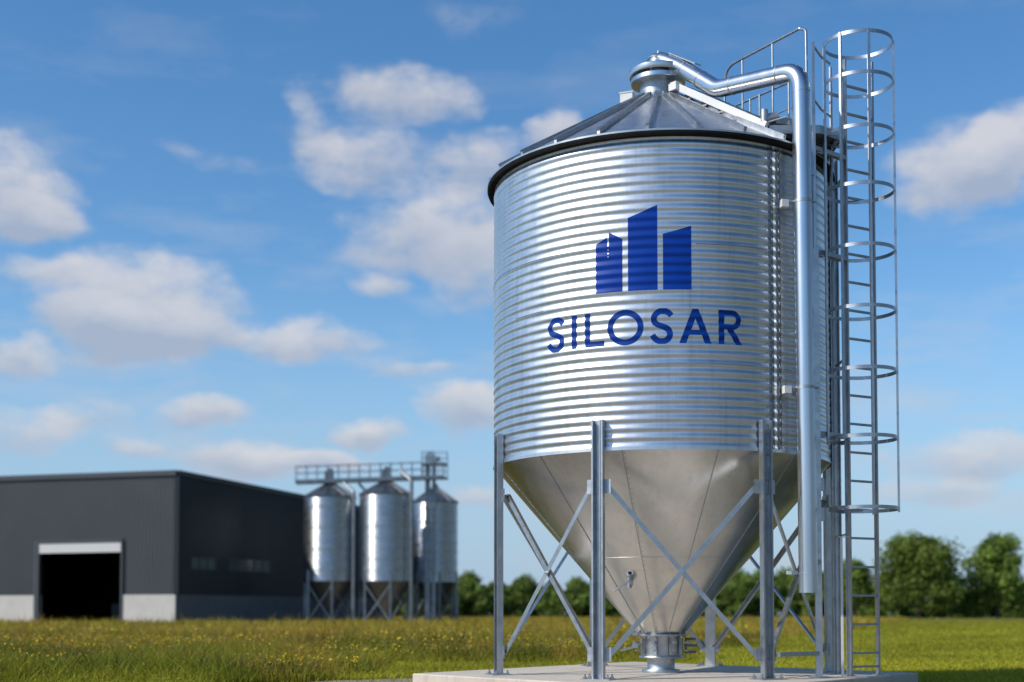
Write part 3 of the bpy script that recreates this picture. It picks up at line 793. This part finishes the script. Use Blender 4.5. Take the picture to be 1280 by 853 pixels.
def herbs(n, y0, y1, size):
    x, y = scatter(n, y0, y1, 1.5); mw = meadow(x, y)
    keep = ~inpoly(x, y, slabp) & ~inpoly(x, y, pts) & ~inpoly(x, y, WH); x, y, mw = x[keep], y[keep], mw[keep]; n = len(x)
    H = rng.random(n) * (.06 + mw * .26 * (.35 + vnoise(x, y, 1.8, 9))) + .02; s = size * (.4 + rng.random(n)) * np.clip(y / 22, 1, 3)
    d = rng.normal(size=(n, 3)); d[:, 2] = np.abs(d[:, 2]) * 1.0; d /= np.linalg.norm(d, axis=1)[:, None]
    t = np.cross(d, rng.normal(size=(n, 3))); t /= np.linalg.norm(t, axis=1)[:, None]; u = np.cross(d, t); p = np.stack([x, y, H], 1)
    V = np.stack([p - t * s[:, None], p - u * (s * .45)[:, None], p + t * s[:, None], p + u * (s * .45)[:, None]], 1).reshape(-1, 3)
    C = grass_col(x, y, mw, n) * (.55 + .9 * rng.random(n))[:, None]
    o = np_mesh('meadow_herbs', V, np.arange(n * 4), np.full(n, 4), np.repeat(C[:, None], 4, 1).reshape(-1, 3), GM)
    tag(o, 'small leafy herbs mixed through the meadow grass', 'herbs', kind='stuff')
herbs(170000, 16, 75, .016)

# ------------------------------------------------------------------ trees
def leaf_mat():
    m, nt, b = new_mat('tree_leaves'); x = NX(nt); at = x.n('ShaderNodeAttribute'); at.attribute_name = 'Col'
    oi = x.n('ShaderNodeObjectInfo')
    c = x.mix(x.math('MULTIPLY', oi.outputs['Random'], .5), at.outputs['Color'], (.13, .14, .02))
    nt.links.new(c, b.inputs['Base Color']); b.inputs['Roughness'].default_value = .65; b.inputs['Specular IOR Level'].default_value = .2
    tr = x.n('ShaderNodeBsdfTranslucent'); nt.links.new(c, tr.inputs['Color'])
    mx = x.n('ShaderNodeMixShader'); mx.inputs[0].default_value = .3
    nt.links.new(b.outputs[0], mx.inputs[1]); nt.links.new(tr.outputs[0], mx.inputs[2])
    nt.links.new(mx.outputs[0], nt.nodes['Material Output'].inputs['Surface']); return m
LM = leaf_mat(); BARK = plain('bark', (.06, .045, .03), (.11, .085, .06), .9, 3)
def crown_mesh(seed, nl, w, h, zc, lobes, ls=.30):
    r = np.random.default_rng(seed); cen = []; rad = []
    for k in range(lobes):
        a = r.random() * 6.28; q = r.random() ** .6; zz = r.random() * 1.7 - .8
        lim = math.sqrt(max(0, 1 - (max(0, zz + .25) / 1.2) ** 2)); cen.append((math.cos(a) * q * lim * w * .38, math.sin(a) * q * lim * w * .38, zc + zz * h * .42)); rad.append((.13 + .11 * r.random()) * (w + h) / 2)
    cen = np.array(cen); rad = np.array(rad); idx = r.integers(0, lobes, nl)
    d = r.normal(size=(nl, 3)); d /= np.linalg.norm(d, axis=1)[:, None]; d[:, 2] = np.where((d[:, 2] < 0) & (r.random(nl) < .5), -d[:, 2], d[:, 2])
    q = r.random(nl) ** .28 * (1 + .10 * r.normal(size=nl)); p = cen[idx] + d * (rad[idx] * q)[:, None]
    p[:, 2] = np.maximum(p[:, 2], .25 + .5 * r.random(nl))
    s = ls * (.6 + .8 * r.random(nl)); n1 = r.normal(size=(nl, 3)) * .7 + d; n1 /= np.linalg.norm(n1, axis=1)[:, None]
    t = np.cross(n1, r.normal(size=(nl, 3))); t /= np.linalg.norm(t, axis=1)[:, None]; u = np.cross(n1, t)
    V = np.stack([p - t * s[:, None], p - u * (s * .6)[:, None], p + t * s[:, None], p + u * (s * .6)[:, None]], 1).reshape(-1, 3)
    F = np.arange(nl * 4); sizes = np.full(nl, 4)
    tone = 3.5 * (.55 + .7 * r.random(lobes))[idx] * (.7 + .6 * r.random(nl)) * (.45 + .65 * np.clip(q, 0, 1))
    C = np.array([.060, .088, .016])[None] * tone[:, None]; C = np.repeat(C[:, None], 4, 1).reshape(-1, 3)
    return V, F, sizes, C
def make_tree(name, seed, w, h, tr_h, nl=6500, lobes=30, ls=.30):
    root = empty(name, (0, 0, 0)); V, F, s, C = crown_mesh(seed, nl, w, h - tr_h, tr_h + (h - tr_h) / 2, lobes, ls)
    o = np_mesh('crown', V, F, s, C, LM); o.parent = root; ORG[o] = np.zeros(3)
    b = MB(); r0 = .022 * h + .05
    b.tube([(0, 0, -.3), (.05, 0, tr_h * .6), (.1, .1, tr_h + (h - tr_h) * .35), (0, .2, h * .75)], [r0 * 1.3, r0, r0 * .7, r0 * .2], 10)
    rr = random.Random(seed)
    for k in range(7):
        a = rr.random() * 6.28; z = tr_h + (h - tr_h) * (.05 + .5 * rr.random()); L = w * .33
        b.tube([(.05, .05, z), (math.cos(a) * L * .5, math.sin(a) * L * .5, z + .12 * h), (math.cos(a) * L, math.sin(a) * L, z + .17 * h)], [r0 * .5, r0 * .3, r0 * .08], 6)
    t = b.build('trunk', BARK, root); return root
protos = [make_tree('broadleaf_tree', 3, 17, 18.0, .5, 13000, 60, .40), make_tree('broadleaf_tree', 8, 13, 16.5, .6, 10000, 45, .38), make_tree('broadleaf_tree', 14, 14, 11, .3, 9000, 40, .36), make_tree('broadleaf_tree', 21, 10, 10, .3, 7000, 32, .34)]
used = set()
def place(pi, px, Y, sc, label, group=None, sz=None):
    X = (px - 640) / 1694.4 * Y
    p = protos[pi]
    if pi not in used: used.add(pi); o = p
    else: o = copy_tree(p)
    o.location = (X, Y, 0); o.rotation_euler = (0, 0, random.random() * 6.28 if sz is None else 0)
    o.scale = (sc, sc, sc * (sz or 1)); tag(o, label, 'tree', group); return o
# heights: pixels above the horizon at Y -> metres
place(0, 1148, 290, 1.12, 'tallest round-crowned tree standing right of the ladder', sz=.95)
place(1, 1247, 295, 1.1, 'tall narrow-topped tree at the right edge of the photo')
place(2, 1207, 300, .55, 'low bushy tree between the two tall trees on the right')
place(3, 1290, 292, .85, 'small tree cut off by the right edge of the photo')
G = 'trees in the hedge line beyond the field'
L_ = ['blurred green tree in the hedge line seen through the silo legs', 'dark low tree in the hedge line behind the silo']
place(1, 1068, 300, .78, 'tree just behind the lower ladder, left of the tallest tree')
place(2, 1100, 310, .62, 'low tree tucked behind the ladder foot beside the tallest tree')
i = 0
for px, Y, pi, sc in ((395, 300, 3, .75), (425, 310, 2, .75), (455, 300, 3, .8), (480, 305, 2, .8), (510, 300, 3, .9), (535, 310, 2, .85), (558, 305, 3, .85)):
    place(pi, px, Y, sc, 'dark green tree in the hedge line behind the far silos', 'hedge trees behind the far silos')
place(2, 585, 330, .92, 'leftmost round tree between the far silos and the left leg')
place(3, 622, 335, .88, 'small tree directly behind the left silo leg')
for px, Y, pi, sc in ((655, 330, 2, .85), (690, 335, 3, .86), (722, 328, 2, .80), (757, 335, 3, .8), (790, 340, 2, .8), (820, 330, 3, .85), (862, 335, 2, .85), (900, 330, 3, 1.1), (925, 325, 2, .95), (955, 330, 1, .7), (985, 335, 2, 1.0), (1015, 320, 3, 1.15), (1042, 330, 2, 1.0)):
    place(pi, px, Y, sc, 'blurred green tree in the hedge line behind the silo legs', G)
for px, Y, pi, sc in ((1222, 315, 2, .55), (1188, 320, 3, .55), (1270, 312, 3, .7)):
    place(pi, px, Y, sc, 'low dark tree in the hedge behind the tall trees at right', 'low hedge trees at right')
# undergrowth strip below the trees
sh = []
V, F, s, C = [], [], [], []; off = 0
for k in range(56):
    px = 380 + k * 17; Y = 318 + random.uniform(-6, 6); X = (px - 640) / 1694.4 * Y
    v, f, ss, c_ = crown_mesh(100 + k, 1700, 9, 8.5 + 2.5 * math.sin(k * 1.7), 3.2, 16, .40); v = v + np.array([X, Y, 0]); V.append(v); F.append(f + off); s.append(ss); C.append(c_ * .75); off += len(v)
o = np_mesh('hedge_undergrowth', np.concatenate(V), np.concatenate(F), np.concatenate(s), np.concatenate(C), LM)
tag(o, 'dense dark undergrowth filling the foot of the far treeline', 'undergrowth', kind='stuff')

# ------------------------------------------------------------------ warehouse
K0 = Vector((-27.0, 109.0, 0)); dF = Vector((-.94, .341, 0)); dS = Vector((.5, .866, 0))
nF = Vector((-.341, -.94, 0)); nS = Vector((.866, -.5, 0))
wh = empty('warehouse', (-27, 109, 0)); tag(wh, 'long dark grey clad warehouse with an open roller door', 'warehouse')
LF, LS = 46.0, 30.0
def zF(t): return 12.40 + .12 * t / 17.5
def zS(s): return 12.40 - .80 * s / 16.3
def face_panel(name, K, d, nrm, spans, mat, pitch=.34, depth=.045):
    """ribbed cladding: spans = [(t0, t1, z0, z1fn)]"""
    b = MB()
    for t0, t1, z0, z1 in spans:
        n = max(1, int((t1 - t0) / pitch)); st = (t1 - t0) / n
        prof = []
        for i in range(n):
            a = t0 + i * st; prof += [(a, 0), (a + st * .55, 0), (a + st * .65, depth), (a + st * .9, depth)]
        prof.append((t1, 0)); vs = []
        for t, q in prof:
            p = K + d * t + nrm * (q + .02); vs.append((p.x, p.y, z0)); vs.append((p.x, p.y, z1(t) if callable(z1) else z1))
        b.add(vs, [(2 * i, 2 * i + 2, 2 * i + 3, 2 * i + 1) for i in range(len(prof) - 1)])
    return b.build(name, mat, wh, sharp=10)
TD0, TD1, ZD, ZPL = 5.15, 13.35, 6.75, 2.52
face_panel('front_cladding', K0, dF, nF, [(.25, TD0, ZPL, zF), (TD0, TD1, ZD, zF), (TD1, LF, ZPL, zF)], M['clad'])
W1, W2 = (1.7, 4.6), (6.2, 11.6); ZW0, ZW1 = 4.62, 5.62
face_panel('side_cladding', K0, dS, nS, [(.25, W1[0], ZPL, zS), (W1[0], W1[1], ZPL, ZW0), (W1[0], W1[1], ZW1, zS), (W1[1], W2[0], ZPL, zS), (W2[0], W2[1], ZPL, ZW0), (W2[0], W2[1], ZW1, zS), (W2[1], LS, ZPL, zS)], M['clad_shade'])
def quad_box(name, K, d, nrm, t0, t1, z0, z1, q0, q1, mat, parent=wh):
    b = MB(); vs = []
    for q in (q0, q1):
        for t, z in ((t0, z0), (t1, z0), (t1, z1), (t0, z1)):
            p = K + d * t + nrm * q; vs.append((p.x, p.y, z))
    b.add(vs, [(0, 1, 2, 3), (7, 6, 5, 4), (0, 4, 5, 1), (1, 5, 6, 2), (2, 6, 7, 3), (3, 7, 4, 0)]); return b.build(name, mat, parent, sharp=20)
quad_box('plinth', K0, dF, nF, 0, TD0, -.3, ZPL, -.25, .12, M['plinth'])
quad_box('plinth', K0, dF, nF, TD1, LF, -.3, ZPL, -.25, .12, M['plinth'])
quad_box('plinth', K0, dS, nS, 0.05, LS, -.3, ZPL, -.25, .12, M['plinth_shade'])
b = MB(); p = K0; b.box((p.x + .0, p.y - .02, 7.3), (.34, .34, 9.5), R(10)); b.build('corner_trim', M['trim'], wh)
# roof and parapet trim
E1 = K0 + dF * LF; E2 = K0 + dS * LS; E3 = E1 + dS * LS
b = MB(); b.add([(K0.x, K0.y, 12.35), (E2.x, E2.y, zS(LS) - .05), (E3.x, E3.y, 11.6), (E1.x, E1.y, zF(LF) - .05)], [(0, 1, 2, 3)])
b.build('roof', M['trim'], wh)
b = MB(); b.bar(K0 + Vector((0, 0, 12.35)) + nF * .1, E1 + Vector((0, 0, zF(LF) - .05)) + nF * .1, .25, .42); b.bar(K0 + Vector((0, 0, 12.35)) + nS * .1, E2 + Vector((0, 0, zS(LS) - .05)) + nS * .1, .25, .42)
b.build('roof_trim', M['trim'], wh)
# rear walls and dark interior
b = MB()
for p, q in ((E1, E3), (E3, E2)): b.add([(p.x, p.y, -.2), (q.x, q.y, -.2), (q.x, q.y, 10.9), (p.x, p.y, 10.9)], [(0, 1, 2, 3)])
b.build('rear_wall', M['clad_shade'], wh)
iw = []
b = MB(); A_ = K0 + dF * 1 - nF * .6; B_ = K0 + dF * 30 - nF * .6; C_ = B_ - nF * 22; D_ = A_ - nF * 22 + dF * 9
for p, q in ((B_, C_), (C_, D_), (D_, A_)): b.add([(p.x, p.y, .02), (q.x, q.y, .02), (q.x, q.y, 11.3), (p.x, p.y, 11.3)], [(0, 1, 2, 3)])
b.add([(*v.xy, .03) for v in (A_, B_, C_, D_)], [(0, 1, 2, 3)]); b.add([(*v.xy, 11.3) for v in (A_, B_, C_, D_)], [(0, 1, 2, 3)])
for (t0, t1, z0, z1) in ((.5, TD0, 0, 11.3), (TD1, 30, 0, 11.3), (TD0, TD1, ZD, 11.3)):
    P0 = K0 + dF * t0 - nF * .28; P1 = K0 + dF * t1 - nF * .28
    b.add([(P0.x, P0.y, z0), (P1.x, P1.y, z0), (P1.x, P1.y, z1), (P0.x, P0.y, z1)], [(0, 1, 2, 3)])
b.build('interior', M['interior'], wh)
door = quad_box('roller_door', K0, dF, nF, TD0 + .05, TD1 - .05, ZD - .72, ZD + .05, .05, .22, M['shutter'])
quad_box('door_frame', K0, dF, nF, TD1 - .05, TD1 + .42, -.1, ZD + .35, -.1, .24, M['trim'])
quad_box('door_frame', K0, dF, nF, TD0 - .14, TD0 + .06, -.1, ZD + .35, -.1, .20, M['trim'])
quad_box('door_frame', K0, dF, nF, TD0 + .06, TD1 - .05, ZD + .05, ZD + .35, -.1, .24, M['trim'])
quad_box('loading_ramp', K0, dF, nF, TD0 - .3, TD1 + .5, -.1, .12, .25, 2.6, M['plinth'])
for w0, w1_ in (W1, W2):
    wn = quad_box('window', K0, dS, nS, w0, w1_, ZW0, ZW1, -.12, -.04, M['glass'])
    n = int((w1_ - w0) / .9)
    b = MB()
    for i in range(n + 1):
        t = w0 + (w1_ - w0) * i / n; p = K0 + dS * t + nS * .0; b.bar((p.x, p.y, ZW0), (p.x, p.y, ZW1), .07, .07)
    for z in (ZW0, ZW1): b.bar(K0 + dS * w0 + nS * .02 + Vector((0, 0, z)), K0 + dS * w1_ + nS * .02 + Vector((0, 0, z)), .1, .08)
    b.build('window_frame', M['trim'], wn)
# stored goods and a shelf seen through the door (things inside the building)
def goods(t, q, w, d, h, mat, lab, cat, name):
    p = K0 + dF * t - nF * q; b = MB(); b.box((p.x, p.y, .03 + .07), (w, d, .14), R(20))
    nrow = max(1, int(h / .7)); 
    for i in range(nrow): b.box((p.x, p.y, .18 + (i + .5) * h / nrow), (w * .94, d * .94, h / nrow - .05), R(20))
    o = b.build(name, mat); tag(o, lab, cat); return o
goods(6.6, 4.2, 1.0, 1.1, 2.3, M['crate'], 'brown stack of goods just inside the open warehouse door', 'stacked goods', 'goods_stack')
goods(10.2, 6.5, 1.3, 1.1, 1.7, M['trim'], 'dark pallet stack standing inside the warehouse doorway', 'stacked goods', 'goods_stack')

# ------------------------------------------------------------------ far silos
def far_silo(cx, cy, r, zb, zt, zap, label):
    root = empty('far_silo', (cx, cy, 0)); tag(root, label, 'silo')
    b = MB(); nn = int((zt - zb) / .12) * 8; b.lathe([(r + .0075 * math.sin((zt - zb) * i / nn / .12 * 2 * math.pi), zb + (zt - zb) * i / nn) for i in range(nn + 1)], (cx, cy, 0), 72); w = b.build('wall', M['bg_wall'], root, sharp=50)
    for i in range(1, 8):
        z = zb + (zt - zb) * i / 8; b = MB(); b.lathe([(r + .002, z - .03), (r + .02, z - .025), (r + .02, z + .025), (r + .002, z + .03)], (cx, cy, 0), 72); b.build('sheet_joint', M['galv_dull'], w)
    b = MB(); b.lathe([(r + .06, zt - .02), (r + .09, zt + .05), (.28, zap), (.28, zap + .35), (.0, zap + .4)], (cx, cy, 0), 48)
    for k in range(16):
        a = R(22.5 * k); b.bar(polar(a, r + .06, zt + .09, (cx, cy)), polar(a, .3, zap + .04, (cx, cy)), .06, .08)
    b.build('roof', M['bg_dark'], root)
    b = MB(); b.lathe([(r - .02, zb), (.25, .95), (.25, .5)], (cx, cy, 0), 48); b.build('hopper', M['bg_hop'], root)
    LG = [polar(R(60 * k + 15), r + .03, 0, (cx, cy)) for k in range(6)]
    for p in LG:
        b = MB(); b.box((p[0], p[1], (zb + .9) / 2), (.18, .15, zb + .9)); b.build('leg', M['bg_dark'], root)
    for k in range(6):
        p, q = LG[k], LG[(k + 1) % 6]; b = MB(); b.bar((p[0], p[1], .35), (q[0], q[1], zb - .3), .09, .09); b.bar((p[0], p[1], zb - .3), (q[0], q[1], .35), .09, .09); b.build('brace', M['bg_dark'], root)
    return root
far_silo(-15.75, 116.5, 2.15, 3.75, 10.95, 12.15, 'leftmost far silo, standing against the warehouse side wall')
far_silo(-10.85, 116.5, 2.28, 3.75, 11.15, 12.4, 'middle far silo, the brightest of the three')
far_silo(-6.95, 122.0, 2.05, 3.8, 10.95, 12.3, 'rightmost far silo, behind the elevator tower')
b = MB(); b.box((-11.2, 117.5, .06), (15, 8, .36)); tag(b.build('concrete_apron', M['plinth']), 'low concrete apron under the three far silos', 'concrete slab')
# catwalk across the silo tops
cw = empty('catwalk', (-10.5, 116, 12.3)); tag(cw, 'raised steel catwalk with railings crossing above the far silos', 'catwalk')
c0 = Vector((-18.6, 116.4, 12.30)); c1 = Vector((-5.9, 116.4, 12.72))
b = MB(); b.bar(c0, c1, 1.0, .34); b.build('deck', M['bg_dark'], cw)
for s in (-.5, .5):
    for h_ in (.75, 1.35):
        b = MB(); q = 1.0 if s > 0 else .86
        b.bar(c0 + Vector((0, s, h_)), c0 + (c1 - c0) * q + Vector((0, s, h_)), .05, .05); b.build('handrail', M['bg_dark'], cw)
    for i in range(15):
        p = c0 + (c1 - c0) * (i / 14); b = MB(); b.bar(p + Vector((0, s, .1)), p + Vector((0, s, 1.4)), .05, .05); b.build('rail_post', M['bg_dark'], cw)
for x in (-15.75, -10.85):
    zz = 12.3 + (x + 18.6) / 12.7 * .42
    b = MB(); b.box((x, 116.4, zz + .5), (.75, .6, .7)); b.box((x + .1, 116.4, zz + .95), (.45, .4, .25)); b.bar((x, 116.4, zz - .2), (x, 116.45, zz - .5), .5, .5); b.build('conveyor_outlet', M['bg_dark'], cw)
for p, q in (((-15.4, 116.3, 12.2), (-13.4, 116.3, 10.9)), ((-12.0, 116.3, 10.9), (-13.2, 116.3, 12.2))):
    b = MB(); b.tube([p, q], .12, 10); b.build('spout_pipe', M['galv_dull'], cw)
# elevator tower
et = empty('elevator_tower', (-7.1, 117.3, 0)); tag(et, 'tall bucket elevator tower rising in front of the rightmost far silo', 'elevator tower')
b = MB(); b.box((-7.3, 117.0, 7.1), (.42, .40, 14.2)); b.box((-6.75, 117.0, 7.1), (.30, .36, 14.2)); b.build('casing', M['bg_dark'], et)
b = MB(); b.box((-7.1, 117.0, 14.3), (.85, .6, .9)); b.box((-7.1, 117.0, 14.85), (.5, .4, .35)); b.tube([(-6.6, 116.6, 14.3), (-6.2, 116.6, 14.4)], .22, 12); b.build('head', M['galv_dull'], et)
for z in (12.7, 13.9):
    b = MB(); b.box((-6.7, 117.0, z), (2.3, 1.5, .10)); dk = b.build('service_deck', M['bg_dark'], et)
    for h_ in (.55, 1.05):
        b = MB()
        for y in (116.3, 117.7): b.bar((-7.8, y, z + h_), (-5.6, y, z + h_), .04, .04)
        for x in (-7.8, -5.6): b.bar((x, 116.3, z + h_), (x, 117.7, z + h_), .04, .04)
        b.build('handrail', M['bg_dark'], dk)
    for x in (-7.8, -6.7, -5.6):
        for y in (116.3, 117.7):
            b = MB(); b.bar((x, y, z), (x, y, z + 1.05), .04, .04); b.build('rail_post', M['bg_dark'], dk)
b = MB()
for z in np.arange(1, 12, 1.3): b.bar((-7.6, 116.75, z), (-6.5, 116.75, z + .0), .06, .06)
b.build('cross_members', M['bg_dark'], et)
for x, zt, lab in ((-13.45, 11.3, 'vertical steel downpipe between the left and middle far silos'), (-8.55, 12.3, 'vertical steel downpipe between the middle and right far silos')):
    b = MB(); b.tube(fillet([(x, 115.0, 0), (x, 115.0, zt), (x - 1.0, 115.9, zt + .9)], [.4], 6), .16, 12)
    for z in (3, 6, 9): b.tube([(x, 115.0, z - .05), (x, 115.0, z + .05)], .2, 12)
    tag(b.build('downpipe', M['bg_dark']), lab, 'pipe')

# ------------------------------------------------------------------ sky and sun
CL = [(-0.3549, 0.2848, 0.0416, 0.0315, 1.0), (-0.3415, 0.273, 0.0334, 0.0163, 0.8), (-0.2702, 0.2216, 0.0854, 0.0369, 1.0), (-0.3001, 0.2006, 0.0508, 0.0244, 0.8), (-0.1564, 0.2004, 0.0554, 0.0174, 1.0), (-0.0808, 0.3702, 0.05, 0.0228, 0.95), (-0.1487, 0.3507, 0.0234, 0.0271, 0.6), (-0.1103, 0.3255, 0.0557, 0.0228, 0.9), (-0.0656, 0.2771, 0.0707, 0.0326, 0.95), (-0.0238, 0.2495, 0.0413, 0.0271, 0.9), (-0.0239, 0.3245, 0.0354, 0.0271, 0.9), (0.0299, 0.3461, 0.0283, 0.0141, 1.0), (-0.2286, 0.1467, 0.0287, 0.0098, 0.8), (-0.1093, 0.1329, 0.0264, 0.0109, 0.9), (-0.0386, 0.1487, 0.0366, 0.0174, 1.0), (-0.1902, 0.1088, 0.0406, 0.0141, 0.95), (-0.1383, 0.1097, 0.0351, 0.0087, 0.8), (-0.3472, 0.1291, 0.0528, 0.0163, 0.6), (-0.2607, 0.1184, 0.0342, 0.0098, 0.6), (0.3259, 0.3034, 0.0504, 0.0315, 1.0), (0.3606, 0.3128, 0.0387, 0.0326, 1.0), (0.3257, 0.1067, 0.0559, 0.013, 0.8), (0.304, 0.0833, 0.0451, 0.0109, 0.6), (-0.3506, 0.1766, 0.0266, 0.0109, 0.9), (-0.098, 0.2428, 0.0223, 0.0081, 0.8), (-0.0801, 0.1849, 0.0382, 0.0087, 0.7), (-0.024, 0.4222, 0.0472, 0.0141, 0.2), (-0.341, 0.2384, 0.0445, 0.0109, 0.5), (-0.2179, 0.3228, 0.0461, 0.0076, 0.3), (-0.0237, 0.0843, 0.0354, 0.0109, 0.5), (-0.2994, 0.1451, 0.0395, 0.0098, 0.45), (-0.2506, 0.2089, 0.0572, 0.0163, 0.6)]
az_s, el_s = R(SUN_AZ), R(SUN_EL)
sun_dir = Vector((math.sin(az_s) * math.cos(el_s), -math.cos(az_s) * math.cos(el_s), math.sin(el_s)))
world = bpy.data.worlds.new('World'); scene.world = world; world.use_nodes = True
nt = world.node_tree; x = NX(nt); bg = nt.nodes['Background']
sky = x.n('ShaderNodeTexSky'); sky.sky_type = 'NISHITA'; sky.sun_disc = False
sky.sun_elevation = el_s; sky.sun_rotation = math.atan2(sun_dir.x, sun_dir.y)
sky.air_density = 1.0; sky.dust_density = .3; sky.ozone_density = 2.5
tc = x.n('ShaderNodeTexCoord'); dirv = tc.outputs['Generated']
sep = x.n('ShaderNodeSeparateXYZ'); nt.links.new(dirv, sep.inputs[0])
az = x.math('ARCTAN2', sep.outputs[0], sep.outputs[1]); el = x.math('ARCSINE', sep.outputs[2])
comb = x.n('ShaderNodeCombineXYZ'); nt.links.new(az, comb.inputs[0]); nt.links.new(x.math('MULTIPLY', el, 1.7), comb.inputs[1])
wv = comb.outputs[0]
nA = x.noise(wv, 9, 5, .55); sA = x.n('ShaderNodeSeparateColor'); nt.links.new(nA.outputs['Color'], sA.inputs[0])
azd = x.math('ADD', az, x.math('MULTIPLY', x.math('SUBTRACT', sA.outputs[0], .5), .095))
eld = x.math('ADD', el, x.math('MULTIPLY', x.math('SUBTRACT', sA.outputs[1], .5), .052))
dens = None; hgt = None
for a0, e0, w0, h0, k0 in CL:
    if e0 < .17: k0 = k0 * 1.25; h0 = h0 * 1.25
    dx = x.math('DIVIDE', x.math('SUBTRACT', azd, a0), w0 * 1.15); dy = x.math('DIVIDE', x.math('SUBTRACT', eld, e0), h0 * 1.15)
    q = x.math('ADD', x.math('MULTIPLY', dx, dx), x.math('MULTIPLY', dy, dy))
    v = x.math('MULTIPLY', x.math('SUBTRACT', 1.0, q), k0); v = x.math('MAXIMUM', v, 0)
    dens = v if dens is None else x.math('ADD', dens, v)
    hh = x.math('MULTIPLY', v, dy); hgt = hh if hgt is None else x.math('ADD', hgt, hh)
# generic clouds outside the pictured part of the sky
nG = x.noise(x.scale(wv, (1, 1.3, 1)), 2.6, 6, .55)
outside = x.math('MULTIPLY', x.mapr(x.math('ABSOLUTE', x.math('SUBTRACT', az, .0)), .42, .6), x.mapr(x.math('ABSOLUTE', x.math('SUBTRACT', az, 1.6)), .9, 1.5, .25, 1))
gen = x.math('MULTIPLY', x.mapr(nG.outputs[0], .54, .74), outside)
nB = x.noise(wv, 26, 6, .62); nC = x.noise(x.scale(wv, (1, 1.6, 1)), 70, 4, .6)
det = x.math('ADD', x.math('MULTIPLY', x.math('SUBTRACT', nB.outputs[0], .5), 1.5), x.math('MULTIPLY', x.math('SUBTRACT', nC.outputs[0], .5), .15))
d2 = x.math('ADD', dens, gen); d2 = x.math('ADD', d2, x.math('MULTIPLY', det, x.mapr(d2, 0, .25)))
alpha = x.math('MULTIPLY', x.mapr(d2, .0, 1.05, smooth=True), .82)
# thin veil of broken haze
nH = x.noise(x.scale(wv, (1, 2.2, 1)), 5.5, 6, .6)
veil = x.math('MULTIPLY', x.mapr(nH.outputs[0], .50, .75), x.mapr(el, .02, .45, .75, .08))
alpha = x.math('ADD', alpha, x.math('MULTIPLY', veil, x.math('SUBTRACT', 1, alpha)), clamp=True)
tone = x.mapr(x.math('ADD', hgt, x.math('MULTIPLY', det, .5)), -.45, .45)
ccol = x.mix(tone, (4.1, 4.6, 5.7), (7.2, 7.05, 7.2))
hz_ = x.mapr(el, 0, .16, 1, 0)
ccol = x.mix(x.math('MULTIPLY', hz_, .4), ccol, (5.0, 5.5, 6.5))
gm = x.n('ShaderNodeHueSaturation'); gm.inputs['Saturation'].default_value = 1.26; gm.inputs['Value'].default_value = 1.5
nt.links.new(sky.outputs[0], gm.inputs['Color'])
base = x.mix(x.math('MULTIPLY', x.mapr(el, 0, .26, 1, 0, True), .85), gm.outputs[0], (3.1, 4.7, 6.9))
dk = x.mapr(x.math('ABSOLUTE', x.math('SUBTRACT', az, 1.7)), .5, 1.3, .42, 1.0, True)
vm = x.n('ShaderNodeVectorMath', operation='SCALE'); nt.links.new(base, vm.inputs[0]); nt.links.new(dk, vm.inputs['Scale'])
fin = x.mix(alpha, vm.outputs[0], ccol)
nt.links.new(fin, bg.inputs['Color']); bg.inputs['Strength'].default_value = .10
sl = bpy.data.lights.new('sun', 'SUN'); sl.energy = 3.6; sl.angle = R(.53); sl.color = (1, .94, .85)
so = bpy.data.objects.new('sun', sl); col.objects.link(so); so.rotation_euler = sun_dir.to_track_quat('Z', 'Y').to_euler()

# ------------------------------------------------------------------ camera
cam = bpy.data.cameras.new('camera'); co = bpy.data.objects.new('camera', cam); col.objects.link(co)
co.location = (0, 0, .95); co.rotation_euler = (R(90 + 2.532), 0, 0)
cam.sensor_width = 36; cam.lens = 1694.4 / 1280 * 36
cam.shift_y = (767.9 - 1694.4 * math.tan(R(2.532)) - 426.5) / 1280
cam.clip_start = .1; cam.clip_end = 9000
cam.dof.use_dof = True; cam.dof.focus_distance = 15.2; cam.dof.aperture_fstop = .9; cam.dof.aperture_blades = 0
scene.camera = co
scene.view_settings.view_transform = 'Standard'; scene.view_settings.look = 'None'; scene.view_settings.exposure = 0; scene.view_settings.gamma = 1
try:
    scene.cycles.use_denoising = True; scene.cycles.denoiser = 'OPENIMAGEDENOISE'
    scene.cycles.max_bounces = 8; scene.cycles.sample_clamp_indirect = 8
except Exception: pass
